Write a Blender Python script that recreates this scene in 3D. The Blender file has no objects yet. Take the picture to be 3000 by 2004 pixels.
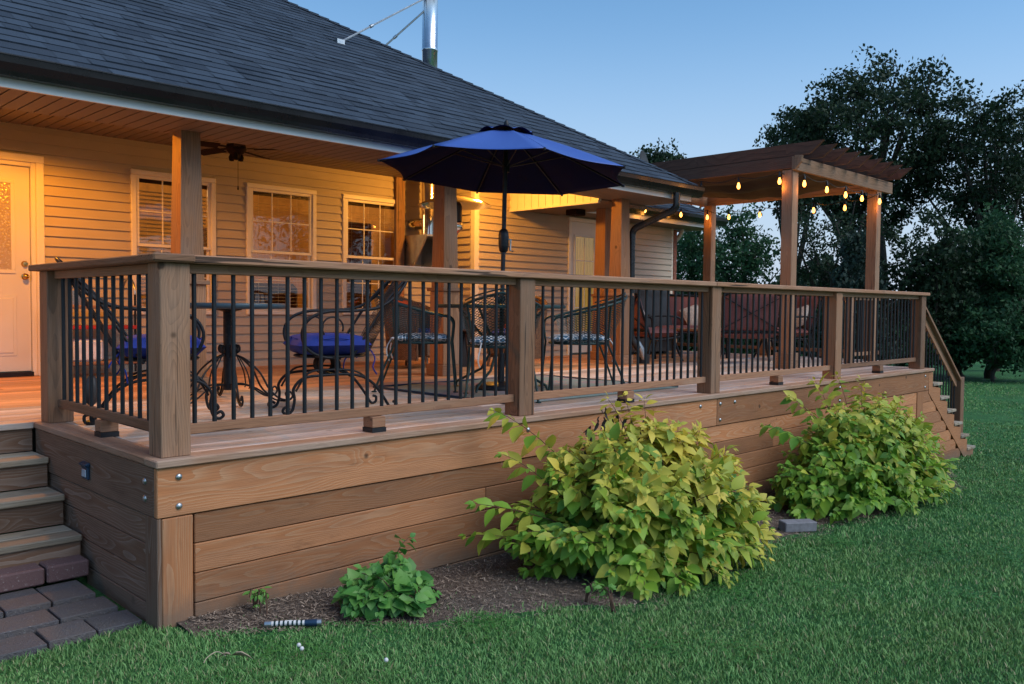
import bpy, math, random
import numpy as np
from mathutils import Vector, Matrix
R = math.radians
scene = bpy.context.scene
random.seed(7); rng = np.random.default_rng(7)

# ------------------------------------------------------------------ camera
CAM = Vector((-1.6087, -3.8601, 0.6985))
yaw, pitch, roll = R(44.928), R(2.2647), R(0.5047)
fw = Vector((math.sin(yaw)*math.cos(pitch), math.cos(yaw)*math.cos(pitch), -math.sin(pitch)))
rt = Vector((math.cos(yaw), -math.sin(yaw), 0)); up = rt.cross(fw)
r2 = rt*math.cos(roll) + up*math.sin(roll); u2 = -rt*math.sin(roll) + up*math.cos(roll)
cd = bpy.data.cameras.new('camera'); cam = bpy.data.objects.new('camera', cd)
scene.collection.objects.link(cam); scene.camera = cam
cd.sensor_width = 36; cd.lens = 2513.3/3000*36; cd.clip_start = .05; cd.clip_end = 2000
M = Matrix((( r2.x, u2.x, -fw.x, CAM.x), (r2.y, u2.y, -fw.y, CAM.y), (r2.z, u2.z, -fw.z, CAM.z), (0,0,0,1)))
cam.matrix_world = M
def W(u, v, d):                                   # distant point at depth d
    return CAM + (fw + r2*((u-1500)/2513.3) - u2*((v-1002)/2513.3))*d

# ------------------------------------------------------------------ world, sun, exposure
world = bpy.data.worlds.new('World'); scene.world = world; world.use_nodes = True
wn = world.node_tree.nodes; wl = world.node_tree.links
for n in list(wn): wn.remove(n)
SUN_EL, SUN_AZ = 46.0, 160.0                        # azimuth from +Y clockwise towards +X
sky = wn.new('ShaderNodeTexSky'); sky.sky_type = 'NISHITA'; sky.sun_disc = False
sky.sun_elevation = R(SUN_EL); sky.sun_rotation = R(SUN_AZ)
sky.altitude = 200; sky.air_density = 1.0; sky.dust_density = .6; sky.ozone_density = 3.5
bg = wn.new('ShaderNodeBackground'); bg.inputs[1].default_value = .075
out = wn.new('ShaderNodeOutputWorld')
tint = wn.new('ShaderNodeMixRGB'); tint.blend_type = 'MULTIPLY'; tint.inputs[0].default_value = 1; tint.inputs[2].default_value = (1.0, 1.27, 1.30, 1)
tcw = wn.new('ShaderNodeTexCoord'); sxw = wn.new('ShaderNodeSeparateXYZ'); mrw = wn.new('ShaderNodeMapRange')
mrw.interpolation_type = 'SMOOTHSTEP'; mrw.inputs[1].default_value = -.02; mrw.inputs[2].default_value = .36; mrw.inputs[3].default_value = .95; mrw.inputs[4].default_value = 0
glow = wn.new('ShaderNodeMixRGB'); glow.inputs[2].default_value = (4.1, 4.7, 5.9, 1)       # lavender dusk band low on the horizon
wl.new(sky.outputs[0], tint.inputs[1]); wl.new(tcw.outputs['Generated'], sxw.inputs[0]); wl.new(sxw.outputs[2], mrw.inputs[0])
wl.new(mrw.outputs[0], glow.inputs[0]); wl.new(tint.outputs[0], glow.inputs[1])
wl.new(glow.outputs[0], bg.inputs[0]); wl.new(bg.outputs[0], out.inputs[0])
sl = bpy.data.lights.new('sun', 'SUN'); sl.energy = 1.2; sl.angle = R(50); sl.color = (1, .93, .86)
so = bpy.data.objects.new('sun', sl); scene.collection.objects.link(so)
sd = Vector((math.sin(R(SUN_AZ))*math.cos(R(SUN_EL)), math.cos(R(SUN_AZ))*math.cos(R(SUN_EL)), math.sin(R(SUN_EL))))
so.rotation_euler = sd.to_track_quat('Z', 'Y').to_euler()
scene.view_settings.view_transform = 'Standard'; scene.view_settings.look = 'None'
scene.view_settings.exposure = 0.9; scene.view_settings.gamma = 1
scene.render.resolution_x = 1024; scene.render.resolution_y = 684
try:
    scene.cycles.max_bounces = 8; scene.cycles.transparent_max_bounces = 24
    scene.cycles.caustics_reflective = False; scene.cycles.caustics_refractive = False
    scene.cycles.sample_clamp_indirect = 4
except Exception: pass
COL = scene.collection

# ------------------------------------------------------------------ node helpers
class NT:
    def __init__(s, name):
        m = bpy.data.materials.new(name); m.use_nodes = True; s.m = m
        s.n = m.node_tree.nodes; s.l = m.node_tree.links
        s.b = s.n['Principled BSDF']; s.out = s.n['Material Output']
    def put(s, node, key, v):
        if v is None: return
        if hasattr(v, 'is_linked'): s.l.new(v, node.inputs[key])
        else:
            if isinstance(v, tuple) and len(v) == 3 and node.inputs[key].type == 'RGBA': v = (*v, 1)
            node.inputs[key].default_value = v
    def math(s, op, a, b=None, c=None, clamp=False):
        n = s.n.new('ShaderNodeMath'); n.operation = op; n.use_clamp = clamp
        s.put(n, 0, a); s.put(n, 1, b); s.put(n, 2, c); return n.outputs[0]
    def vmath(s, op, a, b=None):
        n = s.n.new('ShaderNodeVectorMath'); n.operation = op
        s.put(n, 0, a); s.put(n, 1, b); return n.outputs[0] if op != 'LENGTH' else n.outputs['Value']
    def mix(s, f, a, b, mode='MIX'):
        n = s.n.new('ShaderNodeMixRGB'); n.blend_type = mode
        s.put(n, 0, f); s.put(n, 1, a); s.put(n, 2, b); return n.outputs[0]
    def ramp(s, v, a, b, lo=0., hi=1.):
        n = s.n.new('ShaderNodeMapRange'); n.interpolation_type = 'SMOOTHSTEP'
        s.put(n, 0, v); n.inputs[1].default_value = a; n.inputs[2].default_value = b
        n.inputs[3].default_value = lo; n.inputs[4].default_value = hi; return n.outputs[0]
    def attr(s, name, out='Vector'):
        n = s.n.new('ShaderNodeAttribute'); n.attribute_name = name; return n.outputs[out]
    def noise(s, vec, scale=5., det=3., rough=.5, out='Fac', dist=0.):
        n = s.n.new('ShaderNodeTexNoise'); s.put(n, 'Vector', vec); n.inputs['Scale'].default_value = scale
        n.inputs['Detail'].default_value = det; n.inputs['Roughness'].default_value = rough
        n.inputs['Distortion'].default_value = dist; return n.outputs[out]
    def obj(s):
        n = s.n.new('ShaderNodeTexCoord'); return n.outputs['Object']
    def gen(s):
        n = s.n.new('ShaderNodeNewGeometry'); return n.outputs['Position']
    def bump(s, h, strength=.3, dist=.01):
        n = s.n.new('ShaderNodeBump'); n.inputs['Strength'].default_value = strength
        n.inputs['Distance'].default_value = dist; s.put(n, 'Height', h)
        s.l.new(n.outputs[0], s.b.inputs['Normal']); return n
    def set(s, color=None, rough=None, metal=None, spec=None, **k):
        s.put(s.b, 'Base Color', color); s.put(s.b, 'Roughness', rough); s.put(s.b, 'Metallic', metal)
        s.put(s.b, 'Specular IOR Level', spec)
        for kk, v in k.items(): s.put(s.b, kk.replace('_', ' '), v)
        return s.m

def mat_wood(name, light, dark, grey, greyamt=.4, freq=105., rough=.75, knots=1., stain=.35, mud=False, ringmix=.8, crack=False):
    t = NT(name); bc = t.attr('bc'); rnd = t.attr('rnd', 'Fac')
    sep = t.n.new('ShaderNodeSeparateXYZ'); t.l.new(bc, sep.inputs[0]); x, y, z = sep.outputs
    v1 = t.vmath('MULTIPLY', bc, (1.1, 4., 4.))
    n1 = t.noise(v1, 1., 2., .5, 'Color')
    d = t.vmath('MULTIPLY', t.vmath('SUBTRACT', n1, (.5, .5, .5)), (0., .13, .13))
    p = t.vmath('ADD', bc, d)
    r = t.vmath('LENGTH', t.vmath('MULTIPLY', p, (0., 1., 1.)))
    # knots
    vo = t.n.new('ShaderNodeTexVoronoi'); t.l.new(bc, vo.inputs['Vector']); vo.inputs['Scale'].default_value = 6.5
    sc = t.n.new('ShaderNodeSeparateColor'); t.l.new(vo.outputs['Color'], sc.inputs[0])
    rare = t.ramp(sc.outputs[0], .86, .87)
    kd = t.math('MULTIPLY', vo.outputs['Distance'], 1.)
    knot = t.math('MULTIPLY', t.ramp(kd, .09, .17, 1., 0.), rare)
    halo = t.math('MULTIPLY', t.ramp(kd, .0, .75, 1., 0.), rare)
    r = t.math('ADD', r, t.math('MULTIPLY', halo, .02))
    fib = t.noise(t.vmath('MULTIPLY', bc, (5., 260., 260.)), 1., 3., .6)
    r = t.math('ADD', r, t.math('MULTIPLY', fib, .0016))
    ring = t.math('FRACT', t.math('MULTIPLY', r, freq))
    ring = t.math('POWER', ring, 2.2)
    col = t.mix(t.math('MULTIPLY', ring, ringmix), light, dark)
    big = t.noise(t.vmath('MULTIPLY', bc, (1.6, 7., 7.)), 1., 4., .6)
    g = t.math('MULTIPLY', t.ramp(big, .38, .68), greyamt, clamp=True)
    col = t.mix(g, col, grey)
    col = t.mix(t.ramp(fib, .3, .75, 0., .5), col, t.mix(1., col, (.5, .47, .45), 'MULTIPLY'))
    st = t.noise(t.vmath('MULTIPLY', bc, (3., 14., 14.)), 1., 5., .7)
    col = t.mix(t.ramp(st, .58, .75, 0., stain), col, t.mix(1., col, (.42, .4, .38), 'MULTIPLY'))
    tint = t.math('MULTIPLY_ADD', rnd, .62, .70)
    cmb = t.n.new('ShaderNodeCombineColor'); [t.l.new(tint, cmb.inputs[i]) for i in range(3)]
    col = t.mix(1., col, cmb.outputs[0], 'MULTIPLY')
    if knots: col = t.mix(t.math('MULTIPLY', knot, .85*knots), col, (.045, .025, .015))
    if crack:
        ck = t.ramp(t.noise(t.vmath('MULTIPLY', bc, (1.1, 42., 42.)), 1., 2., .4), .665, .69)
        col = t.mix(t.math('MULTIPLY', ck, .85), col, (.02, .013, .01))
        fib = t.math('SUBTRACT', fib, t.math('MULTIPLY', ck, 3.))
    if mud:
        sp = t.n.new('ShaderNodeSeparateXYZ'); t.l.new(t.gen(), sp.inputs[0])
        hgt = t.math('ADD', t.math('MULTIPLY_ADD', t.math('MAXIMUM', sp.outputs[0], 0.), .046, .775), sp.outputs[2])
        hgt = t.math('SUBTRACT', hgt, t.math('MULTIPLY', t.noise(t.gen(), 9., 5., .7), .22))
        col = t.mix(t.ramp(hgt, -.10, .10, .75, 0.), col, (.16, .12, .09))
    t.bump(t.math('ADD', t.math('MULTIPLY', fib, .6), t.math('MULTIPLY', ring, .4)), .45, .0025)
    return t.set(col, t.ramp(fib, 0., 1., rough-.12, rough+.1), 0., .3)

def mat_plain(name, color, rough=.6, metal=0., var=.15, scale=8., bump=0., spec=.4, dirt=None, dirtamt=.3):
    t = NT(name); o = t.obj()
    n = t.noise(o, scale, 4., .6)
    c = t.mix(t.ramp(n, .25, .75), tuple(x*(1-var) for x in color), tuple(min(1, x*(1+var)) for x in color))
    if dirt: c = t.mix(t.ramp(t.noise(o, scale*.35, 5., .65), .5, .72, 0., dirtamt), c, dirt)
    if bump: t.bump(t.noise(o, scale*12, 3.), bump, .004)
    return t.set(c, t.ramp(n, .2, .8, max(.03, rough-.08), min(1, rough+.08)), metal, spec)

def mat_emit(name, color, strength):
    t = NT(name); t.set(color, .4); t.b.inputs['Emission Color'].default_value = (*color, 1)
    t.b.inputs['Emission Strength'].default_value = strength; return t.m

MAT = {}
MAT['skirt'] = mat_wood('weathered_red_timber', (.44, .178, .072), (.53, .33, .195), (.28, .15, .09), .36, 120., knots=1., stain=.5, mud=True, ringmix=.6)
MAT['skirt_side'] = mat_wood('shaded_brown_timber', (.17, .095, .06), (.28, .22, .18), (.13, .08, .055), .4, mud=True)  # darker copy of the skirt timber; end-side shade put into its colour
MAT['rail'] = mat_wood('rail_timber', (.33, .17, .095), (.21, .10, .06), (.34, .23, .165), .45, 80., crack=True, ringmix=.6)
MAT['post'] = mat_wood('post_timber', (.30, .16, .09), (.14, .072, .042), (.26, .18, .13), .5, 90., crack=True, ringmix=.6)
MAT['floor'] = mat_wood('deck_board_timber', (.62, .45, .34), (.48, .33, .24), (.68, .63, .60), .7, 90., knots=.5, rough=.5)
MAT['edge'] = mat_wood('deck_edge_timber', (.40, .235, .15), (.28, .15, .09), (.44, .35, .29), .5, 80.)
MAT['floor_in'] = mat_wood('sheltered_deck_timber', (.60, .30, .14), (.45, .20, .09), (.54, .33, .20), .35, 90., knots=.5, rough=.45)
MAT['cedar'] = mat_wood('porch_column_cedar', (.34, .175, .09), (.21, .10, .05), (.25, .19, .155), .4, 60., knots=.8)
MAT['pergola'] = mat_wood('pergola_timber', (.36, .205, .12), (.22, .12, .07), (.33, .25, .19), .35, 70., crack=True)
MAT['darkwood'] = mat_wood('dark_rafter_timber', (.15, .07, .045), (.08, .036, .025), (.12, .075, .055), .4, 60.)
MAT['tread'] = mat_wood('stair_tread_timber', (.36, .29, .21), (.2, .15, .1), (.36, .35, .30), .7, 90.)

t = NT('black_baluster_metal'); n = t.noise(t.obj(), 30., 2.)
MAT['black'] = t.set((.014, .017, .022), t.ramp(n, .3, .7, .38, .55), .3, .5)
MAT['iron'] = mat_plain('wrought_iron', (.018, .02, .024), .5, .6, .3, 20., .15)
MAT['green_iron'] = mat_plain('dark_green_iron', (.02, .05, .05), .45, .4, .25, 20., .1)
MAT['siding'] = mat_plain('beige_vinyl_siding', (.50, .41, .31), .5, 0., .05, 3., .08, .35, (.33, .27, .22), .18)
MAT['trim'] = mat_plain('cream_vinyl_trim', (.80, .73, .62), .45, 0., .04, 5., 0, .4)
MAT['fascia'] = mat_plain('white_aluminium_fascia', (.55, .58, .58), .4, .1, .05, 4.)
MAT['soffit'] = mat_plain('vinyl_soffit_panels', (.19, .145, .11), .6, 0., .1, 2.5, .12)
MAT['gutter'] = mat_plain('dark_bronze_gutter', (.016, .016, .018), .28, .5, .2, 4., 0, .6)
MAT['downspout'] = mat_plain('bronze_downspout', (.03, .032, .034), .3, .5, .2, 6., 0, .6)
MAT['grey_plastic'] = mat_plain('black_rubber_drain', (.02, .02, .022), .6)
MAT['dim_metal'] = mat_plain('galvanised_metal', (.42, .45, .47), .33, .9, .1, 12.)
MAT['steel'] = mat_plain('polished_stainless', (.72, .70, .66), .12, 1., .03, 3.)
MAT['chimney_steel'] = mat_plain('brushed_stainless', (.62, .66, .70), .27, 1., .06, 3.)
MAT['brass'] = mat_plain('aged_brass', (.55, .36, .13), .25, 1.)
MAT['door'] = mat_plain('white_painted_door', (.70, .66, .60), .4, 0., .03, 2., .05)
MAT['blue_cushion'] = mat_plain('royal_blue_cushion', (.012, .03, .21), .85, 0., .15, 9., .3)
MAT['orange'] = mat_plain('orange_pillow', (.62, .08, .018), .85, 0., .12, 8., .3)
MAT['redcush'] = mat_plain('brick_red_cushion', (.22, .085, .08), .85, 0., .12, 6., .3)
MAT['pillow'] = mat_plain('pale_patterned_pillow', (.50, .46, .42), .85, 0., .25, 40., .3)
MAT['sling'] = mat_plain('mauve_red_sling', (.19, .075, .075), .8, 0., .1, 60., .4)
MAT['cover'] = mat_plain('dark_grill_cover', (.045, .045, .048), .42, 0., .15, 5., .2)
MAT['tabletop'] = mat_plain('blue_grey_tabletop', (.045, .075, .095), .35, .2, .1, 10.)
MAT['redpaint'] = mat_plain('red_painted_metal', (.42, .03, .02), .4)
MAT['white'] = mat_plain('white_plastic', (.7, .7, .7), .5)
MAT['fan'] = mat_plain('dark_fan_finish', (.02, .012, .009), .85, 0., spec=.1)
MAT['roomwall'] = mat_plain('ochre_room_wall', (.52, .33, .13), .8)
MAT['roomfloor'] = mat_plain('brown_room_floor', (.12, .06, .03), .6)
MAT['sofa'] = mat_plain('dark_brown_sofa', (.05, .022, .012), .8)
MAT['slat'] = mat_plain('cream_blind_slat', (.72, .62, .45), .5)
MAT['brick'] = mat_plain('red_brick_edge', (.24, .09, .06), .85, 0., .4, 25., .3)
MAT['concrete'] = mat_plain('grey_concrete_block', (.20, .20, .22), .85, 0., .2, 20., .4)
MAT['navy_box'] = mat_plain('navy_light_housing', (.02, .05, .10), .35, .3)
MAT['clear_lens'] = mat_plain('pale_lens', (.35, .45, .55), .15)
MAT['bark'] = mat_plain('tree_bark', (.045, .037, .03), .9, 0., .35, 6., .5)
MAT['stem'] = mat_plain('red_brown_stem', (.10, .055, .035), .8)
MAT['deadleaf'] = mat_plain('blackened_dead_leaf', (.025, .02, .018), .9)
MAT['dryleaf'] = mat_plain('dry_tan_leaf', (.42, .34, .24), .8)
MAT['glow'] = mat_emit('warm_bulb_glow', (1., .40, .07), 3.6)
MAT['filament'] = mat_emit('bulb_filament', (1., .75, .4), 60.)
MAT['canlens'] = mat_emit('porch_lamp_lens', (1., .6, .25), 8.)
MAT['tray'] = mat_plain('black_plastic', (.015, .015, .018), .45)

# umbrella canvas (thin, slightly translucent)
t = NT('navy_umbrella_canvas'); n = t.noise(t.obj(), 260., 2.); n2 = t.noise(t.obj(), 2., 3.)
c = t.mix(n2, (.042, .10, .36), (.05, .12, .42)); t.bump(n, .15, .002); t.set(c, .55, 0., .4)
MAT['canvas'] = t.m
MAT['underside_shade'] = mat_plain('shaded_canvas_underside', (.006, .008, .045), .9, 0., .15, 8., 0, .1)  # same canvas darkened; shade under the canopy put into the colour
t = NT('brown_shade_cloth'); n = t.noise(t.obj(), 1.5, 4.); t.bump(t.noise(t.obj(), 3., 3.), .5, .05)
MAT['shade'] = t.set(t.mix(n, (.04, .026, .022), (.075, .05, .042)), .9)

# glass
def mat_glass(name, tint=(1, 1, 1), gl=.9):
    t = NT(name); t.n.remove(t.b)
    tr = t.n.new('ShaderNodeBsdfTransparent'); tr.inputs[0].default_value = (*tint, 1)
    g = t.n.new('ShaderNodeBsdfGlossy'); g.inputs['Roughness'].default_value = .015
    w = t.noise(t.gen(), 1.6, 2.)
    bm = t.n.new('ShaderNodeBump'); bm.inputs['Strength'].default_value = .06; bm.inputs['Distance'].default_value = .1
    t.l.new(w, bm.inputs['Height']); t.l.new(bm.outputs[0], g.inputs['Normal'])
    f = t.n.new('ShaderNodeFresnel'); f.inputs[0].default_value = 1.95
    mx = t.n.new('ShaderNodeMixShader'); t.l.new(t.math('MULTIPLY', f.outputs[0], gl), mx.inputs[0])
    t.l.new(tr.outputs[0], mx.inputs[1]); t.l.new(g.outputs[0], mx.inputs[2])
    t.l.new(mx.outputs[0], t.out.inputs[0]); return t.m
MAT['glass'] = mat_glass('window_glass', (.92, .92, .9))
t = NT('etched_door_glass'); o = t.obj()
v = t.n.new('ShaderNodeTexVoronoi'); t.l.new(o, v.inputs['Vector']); v.inputs['Scale'].default_value = 42.
t.bump(v.outputs['Distance'], .6, .01)
t.set(t.mix(t.ramp(v.outputs['Distance'], .1, .5), (.55, .50, .42), (.42, .33, .22)), .22, 0., .6)
MAT['etched'] = t.m
t = NT('gold_curtain_glass'); o = t.obj()
wv = t.n.new('ShaderNodeTexWave'); t.l.new(o, wv.inputs[0]); wv.inputs['Scale'].default_value = 9.; wv.inputs['Distortion'].default_value = 3.
c = t.mix(wv.outputs['Fac'], (.30, .17, .03), (.62, .42, .10)); t.set(c, .15, 0., .6)
t.l.new(c, t.b.inputs['Emission Color']); t.b.inputs['Emission Strength'].default_value = .16  # faint glow put into the glass colour; no lamp behind this door
MAT['curtain'] = t.m

# expanded metal lattice, real holes
t = NT('expanded_metal_mesh'); a = t.attr('bc')
sp = t.n.new('ShaderNodeSeparateXYZ'); t.l.new(a, sp.inputs[0])
u = t.math('MULTIPLY', sp.outputs[0], 26.); v = t.math('MULTIPLY', sp.outputs[1], 44.)
a1 = t.math('PINGPONG', t.math('ADD', u, v), .5); a2 = t.math('PINGPONG', t.math('SUBTRACT', u, v), .5)
mn = t.math('MINIMUM', a1, a2); al = t.math('LESS_THAN', mn, .115)
t.set((.025, .05, .05), .45, .4, .5); t.l.new(al, t.b.inputs['Alpha'])
MAT['lattice'] = t.m
# geometric cushion
t = NT('teal_white_geometric_cushion'); a = t.attr('bc')
v = t.n.new('ShaderNodeTexVoronoi'); v.feature = 'DISTANCE_TO_EDGE'; t.l.new(a, v.inputs['Vector'])
v.inputs['Scale'].default_value = 24.; v.inputs['Randomness'].default_value = .75
t.set(t.mix(t.ramp(v.outputs['Distance'], .07, .11), (.72, .76, .80), (.06, .15, .24)), .85)
MAT['geocush'] = t.m
# wicker
t = NT('brown_wicker'); a = t.attr('bc')
v = t.n.new('ShaderNodeTexBrick'); t.l.new(a, v.inputs['Vector']); v.inputs['Scale'].default_value = 22.
v.inputs['Color1'].default_value = (.22, .11, .05, 1); v.inputs['Color2'].default_value = (.13, .06, .03, 1)
v.inputs['Mortar'].default_value = (.02, .01, .006, 1); v.inputs['Mortar Size'].default_value = .045
v.inputs['Brick Width'].default_value = .6; v.inputs['Row Height'].default_value = .3
t.bump(v.outputs['Fac'], -.8, .006); MAT['wicker'] = t.set(v.outputs['Color'], .6)
# rug
t = NT('faded_patterned_rug'); a = t.obj(); v = t.n.new('ShaderNodeTexVoronoi'); t.l.new(a, v.inputs['Vector']); v.inputs['Scale'].default_value = 3.
hs = t.mix(t.noise(a, 1.6, 3.), (.30, .10, .11), (.14, .19, .24)); hs2 = t.mix(t.noise(a, 9., 5.), hs, (.34, .30, .30))
hs3 = t.mix(t.ramp(v.outputs['Distance'], .25, .6), hs2, (.20, .26, .24))
t.bump(t.noise(a, 220.), .4, .004); MAT['rug'] = t.set(hs3, .95)
# shingle
t = NT('slate_asphalt_shingle'); rn = t.attr('rnd', 'Fac'); a = t.attr('bc')
g1 = t.noise(a, 240., 2., .8); g2 = t.noise(a, 2.2, 3.)
c = t.mix(rn, (.010, .020, .036), (.042, .066, .10)); c = t.mix(t.ramp(g2, .3, .7, 0., .5), c, (.03, .043, .062))
c = t.mix(t.ramp(g1, .45, .75, 0., .6), c, (.09, .115, .15)); t.bump(g1, .5, .004)
MAT['shingle'] = t.set(c, .82, 0., .35)
# pavers
t = NT('tumbled_paver'); a = t.attr('bc'); rn = t.attr('rnd', 'Fac')
n = t.noise(a, 9., 5., .7); n2 = t.noise(a, 90., 3., .7)
c = t.mix(rn, (.09, .09, .095), (.14, .12, .115)); c = t.mix(t.ramp(n, .35, .7, 0., .6), c, (.10, .10, .12))
c = t.mix(t.ramp(n2, .6, .72, 0., .7), c, (.27, .26, .26)); t.bump(t.math('ADD', n, t.math('MULTIPLY', n2, .9)), 1., .012)
MAT['paver'] = t.set(c, .85, 0., .3)
t = NT('red_tumbled_brick'); a = t.attr('bc'); rn = t.attr('rnd', 'Fac')
n2 = t.noise(a, 80., 3., .7)
c = t.mix(rn, (.10, .06, .065), (.15, .085, .085)); c = t.mix(t.ramp(n2, .58, .72, 0., .7), c, (.36, .31, .30))
t.bump(n2, .7, .006); MAT['redbrick'] = t.set(c, .85)
# lawn
t = NT('lawn_soil_and_turf'); g = t.gen()
n = t.noise(g, .35, 4.); n2 = t.noise(g, 3., 5., .7); n3 = t.noise(g, 60., 4., .8)
c = t.mix(t.ramp(n, .3, .7), (.05, .19, .06), (.08, .26, .08))
c = t.mix(t.ramp(n2, .4, .7, 0., .5), c, (.028, .06, .022)); c = t.mix(t.ramp(n3, .35, .7, 0., .8), c, (.025, .07, .027))
t.bump(n3, .9, .03); MAT['lawn'] = t.set(c, .9, 0., .15)
t = NT('lawn_blades'); rn = t.attr('rnd', 'Fac'); g = t.gen()
c = t.mix(rn, (.105, .27, .08), (.22, .43, .14))
c = t.mix(t.ramp(t.noise(g, 1.1, 4.), .35, .65, 0., .6), c, (.19, .33, .10))
c = t.mix(t.ramp(t.noise(g, .5, 5., .7), .5, .72, 0., .55), c, (.06, .17, .06))
c = t.mix(t.ramp(rn, .87, .95), c, (.34, .33, .18))
t.set(c, .6, 0., .25); MAT['blades'] = t.m
t = NT('mulch_soil'); g = t.gen()
v = t.n.new('ShaderNodeTexVoronoi'); v.inputs['Scale'].default_value = 55.
t.l.new(t.vmath('MULTIPLY', t.vmath('ADD', g, t.noise(g, 6., 3., .6, 'Color')), (1., .45, 1.)), v.inputs['Vector'])
n = t.noise(g, 4., 5., .7)
c = t.mix(v.outputs['Color'], (.10, .07, .055), (.36, .27, .22)); c = t.mix(t.ramp(n, .35, .7), c, (.22, .18, .15))
t.bump(t.math('ADD', v.outputs['Distance'], n), 1., .02); MAT['mulch'] = t.set(c, .95, 0., .1)
t = NT('mulch_chips'); rn = t.attr('rnd', 'Fac')
MAT['chips'] = t.set(t.mix(rn, (.08, .055, .042), (.42, .33, .26)), .9, 0., .1)

def mat_leaf(name, a, b, c, trans=.25, rough=.5, spec=.35):
    t = NT(name); t.n.remove(t.b)
    rn = t.attr('rnd', 'Fac'); ht = t.attr('tone', 'Fac')
    col = t.mix(rn, a, b); col = t.mix(ht, col, c)
    p = t.n.new('ShaderNodeBsdfPrincipled'); t.l.new(col, p.inputs['Base Color']); p.inputs['Roughness'].default_value = rough
    p.inputs['Specular IOR Level'].default_value = spec
    tl = t.n.new('ShaderNodeBsdfTranslucent'); t.l.new(col, tl.inputs[0])
    mx = t.n.new('ShaderNodeMixShader'); mx.inputs[0].default_value = trans
    t.l.new(p.outputs[0], mx.inputs[1]); t.l.new(tl.outputs[0], mx.inputs[2]); t.l.new(mx.outputs[0], t.out.inputs[0])
    return t.m
MAT['bushleaf'] = mat_leaf('golden_dogwood_leaf', (.085, .25, .03), (.27, .46, .045), (.72, .58, .09), .28)
MAT['hydleaf'] = mat_leaf('hydrangea_leaf', (.04, .17, .035), (.085, .27, .05), (.22, .42, .08), .2, .45)
MAT['treeleaf'] = mat_leaf('tree_leaf', (.014, .032, .018), (.028, .055, .028), (.04, .075, .032), .25, .6, .2)
MAT['treeleaf2'] = mat_leaf('understory_leaf', (.022, .065, .034), (.042, .12, .052), (.06, .14, .055), .25, .6, .2)
MAT['coolleaf'] = mat_leaf('cedar_foliage', (.022, .040, .032), (.038, .062, .05), (.05, .08, .06), .15, .7, .2)

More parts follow.
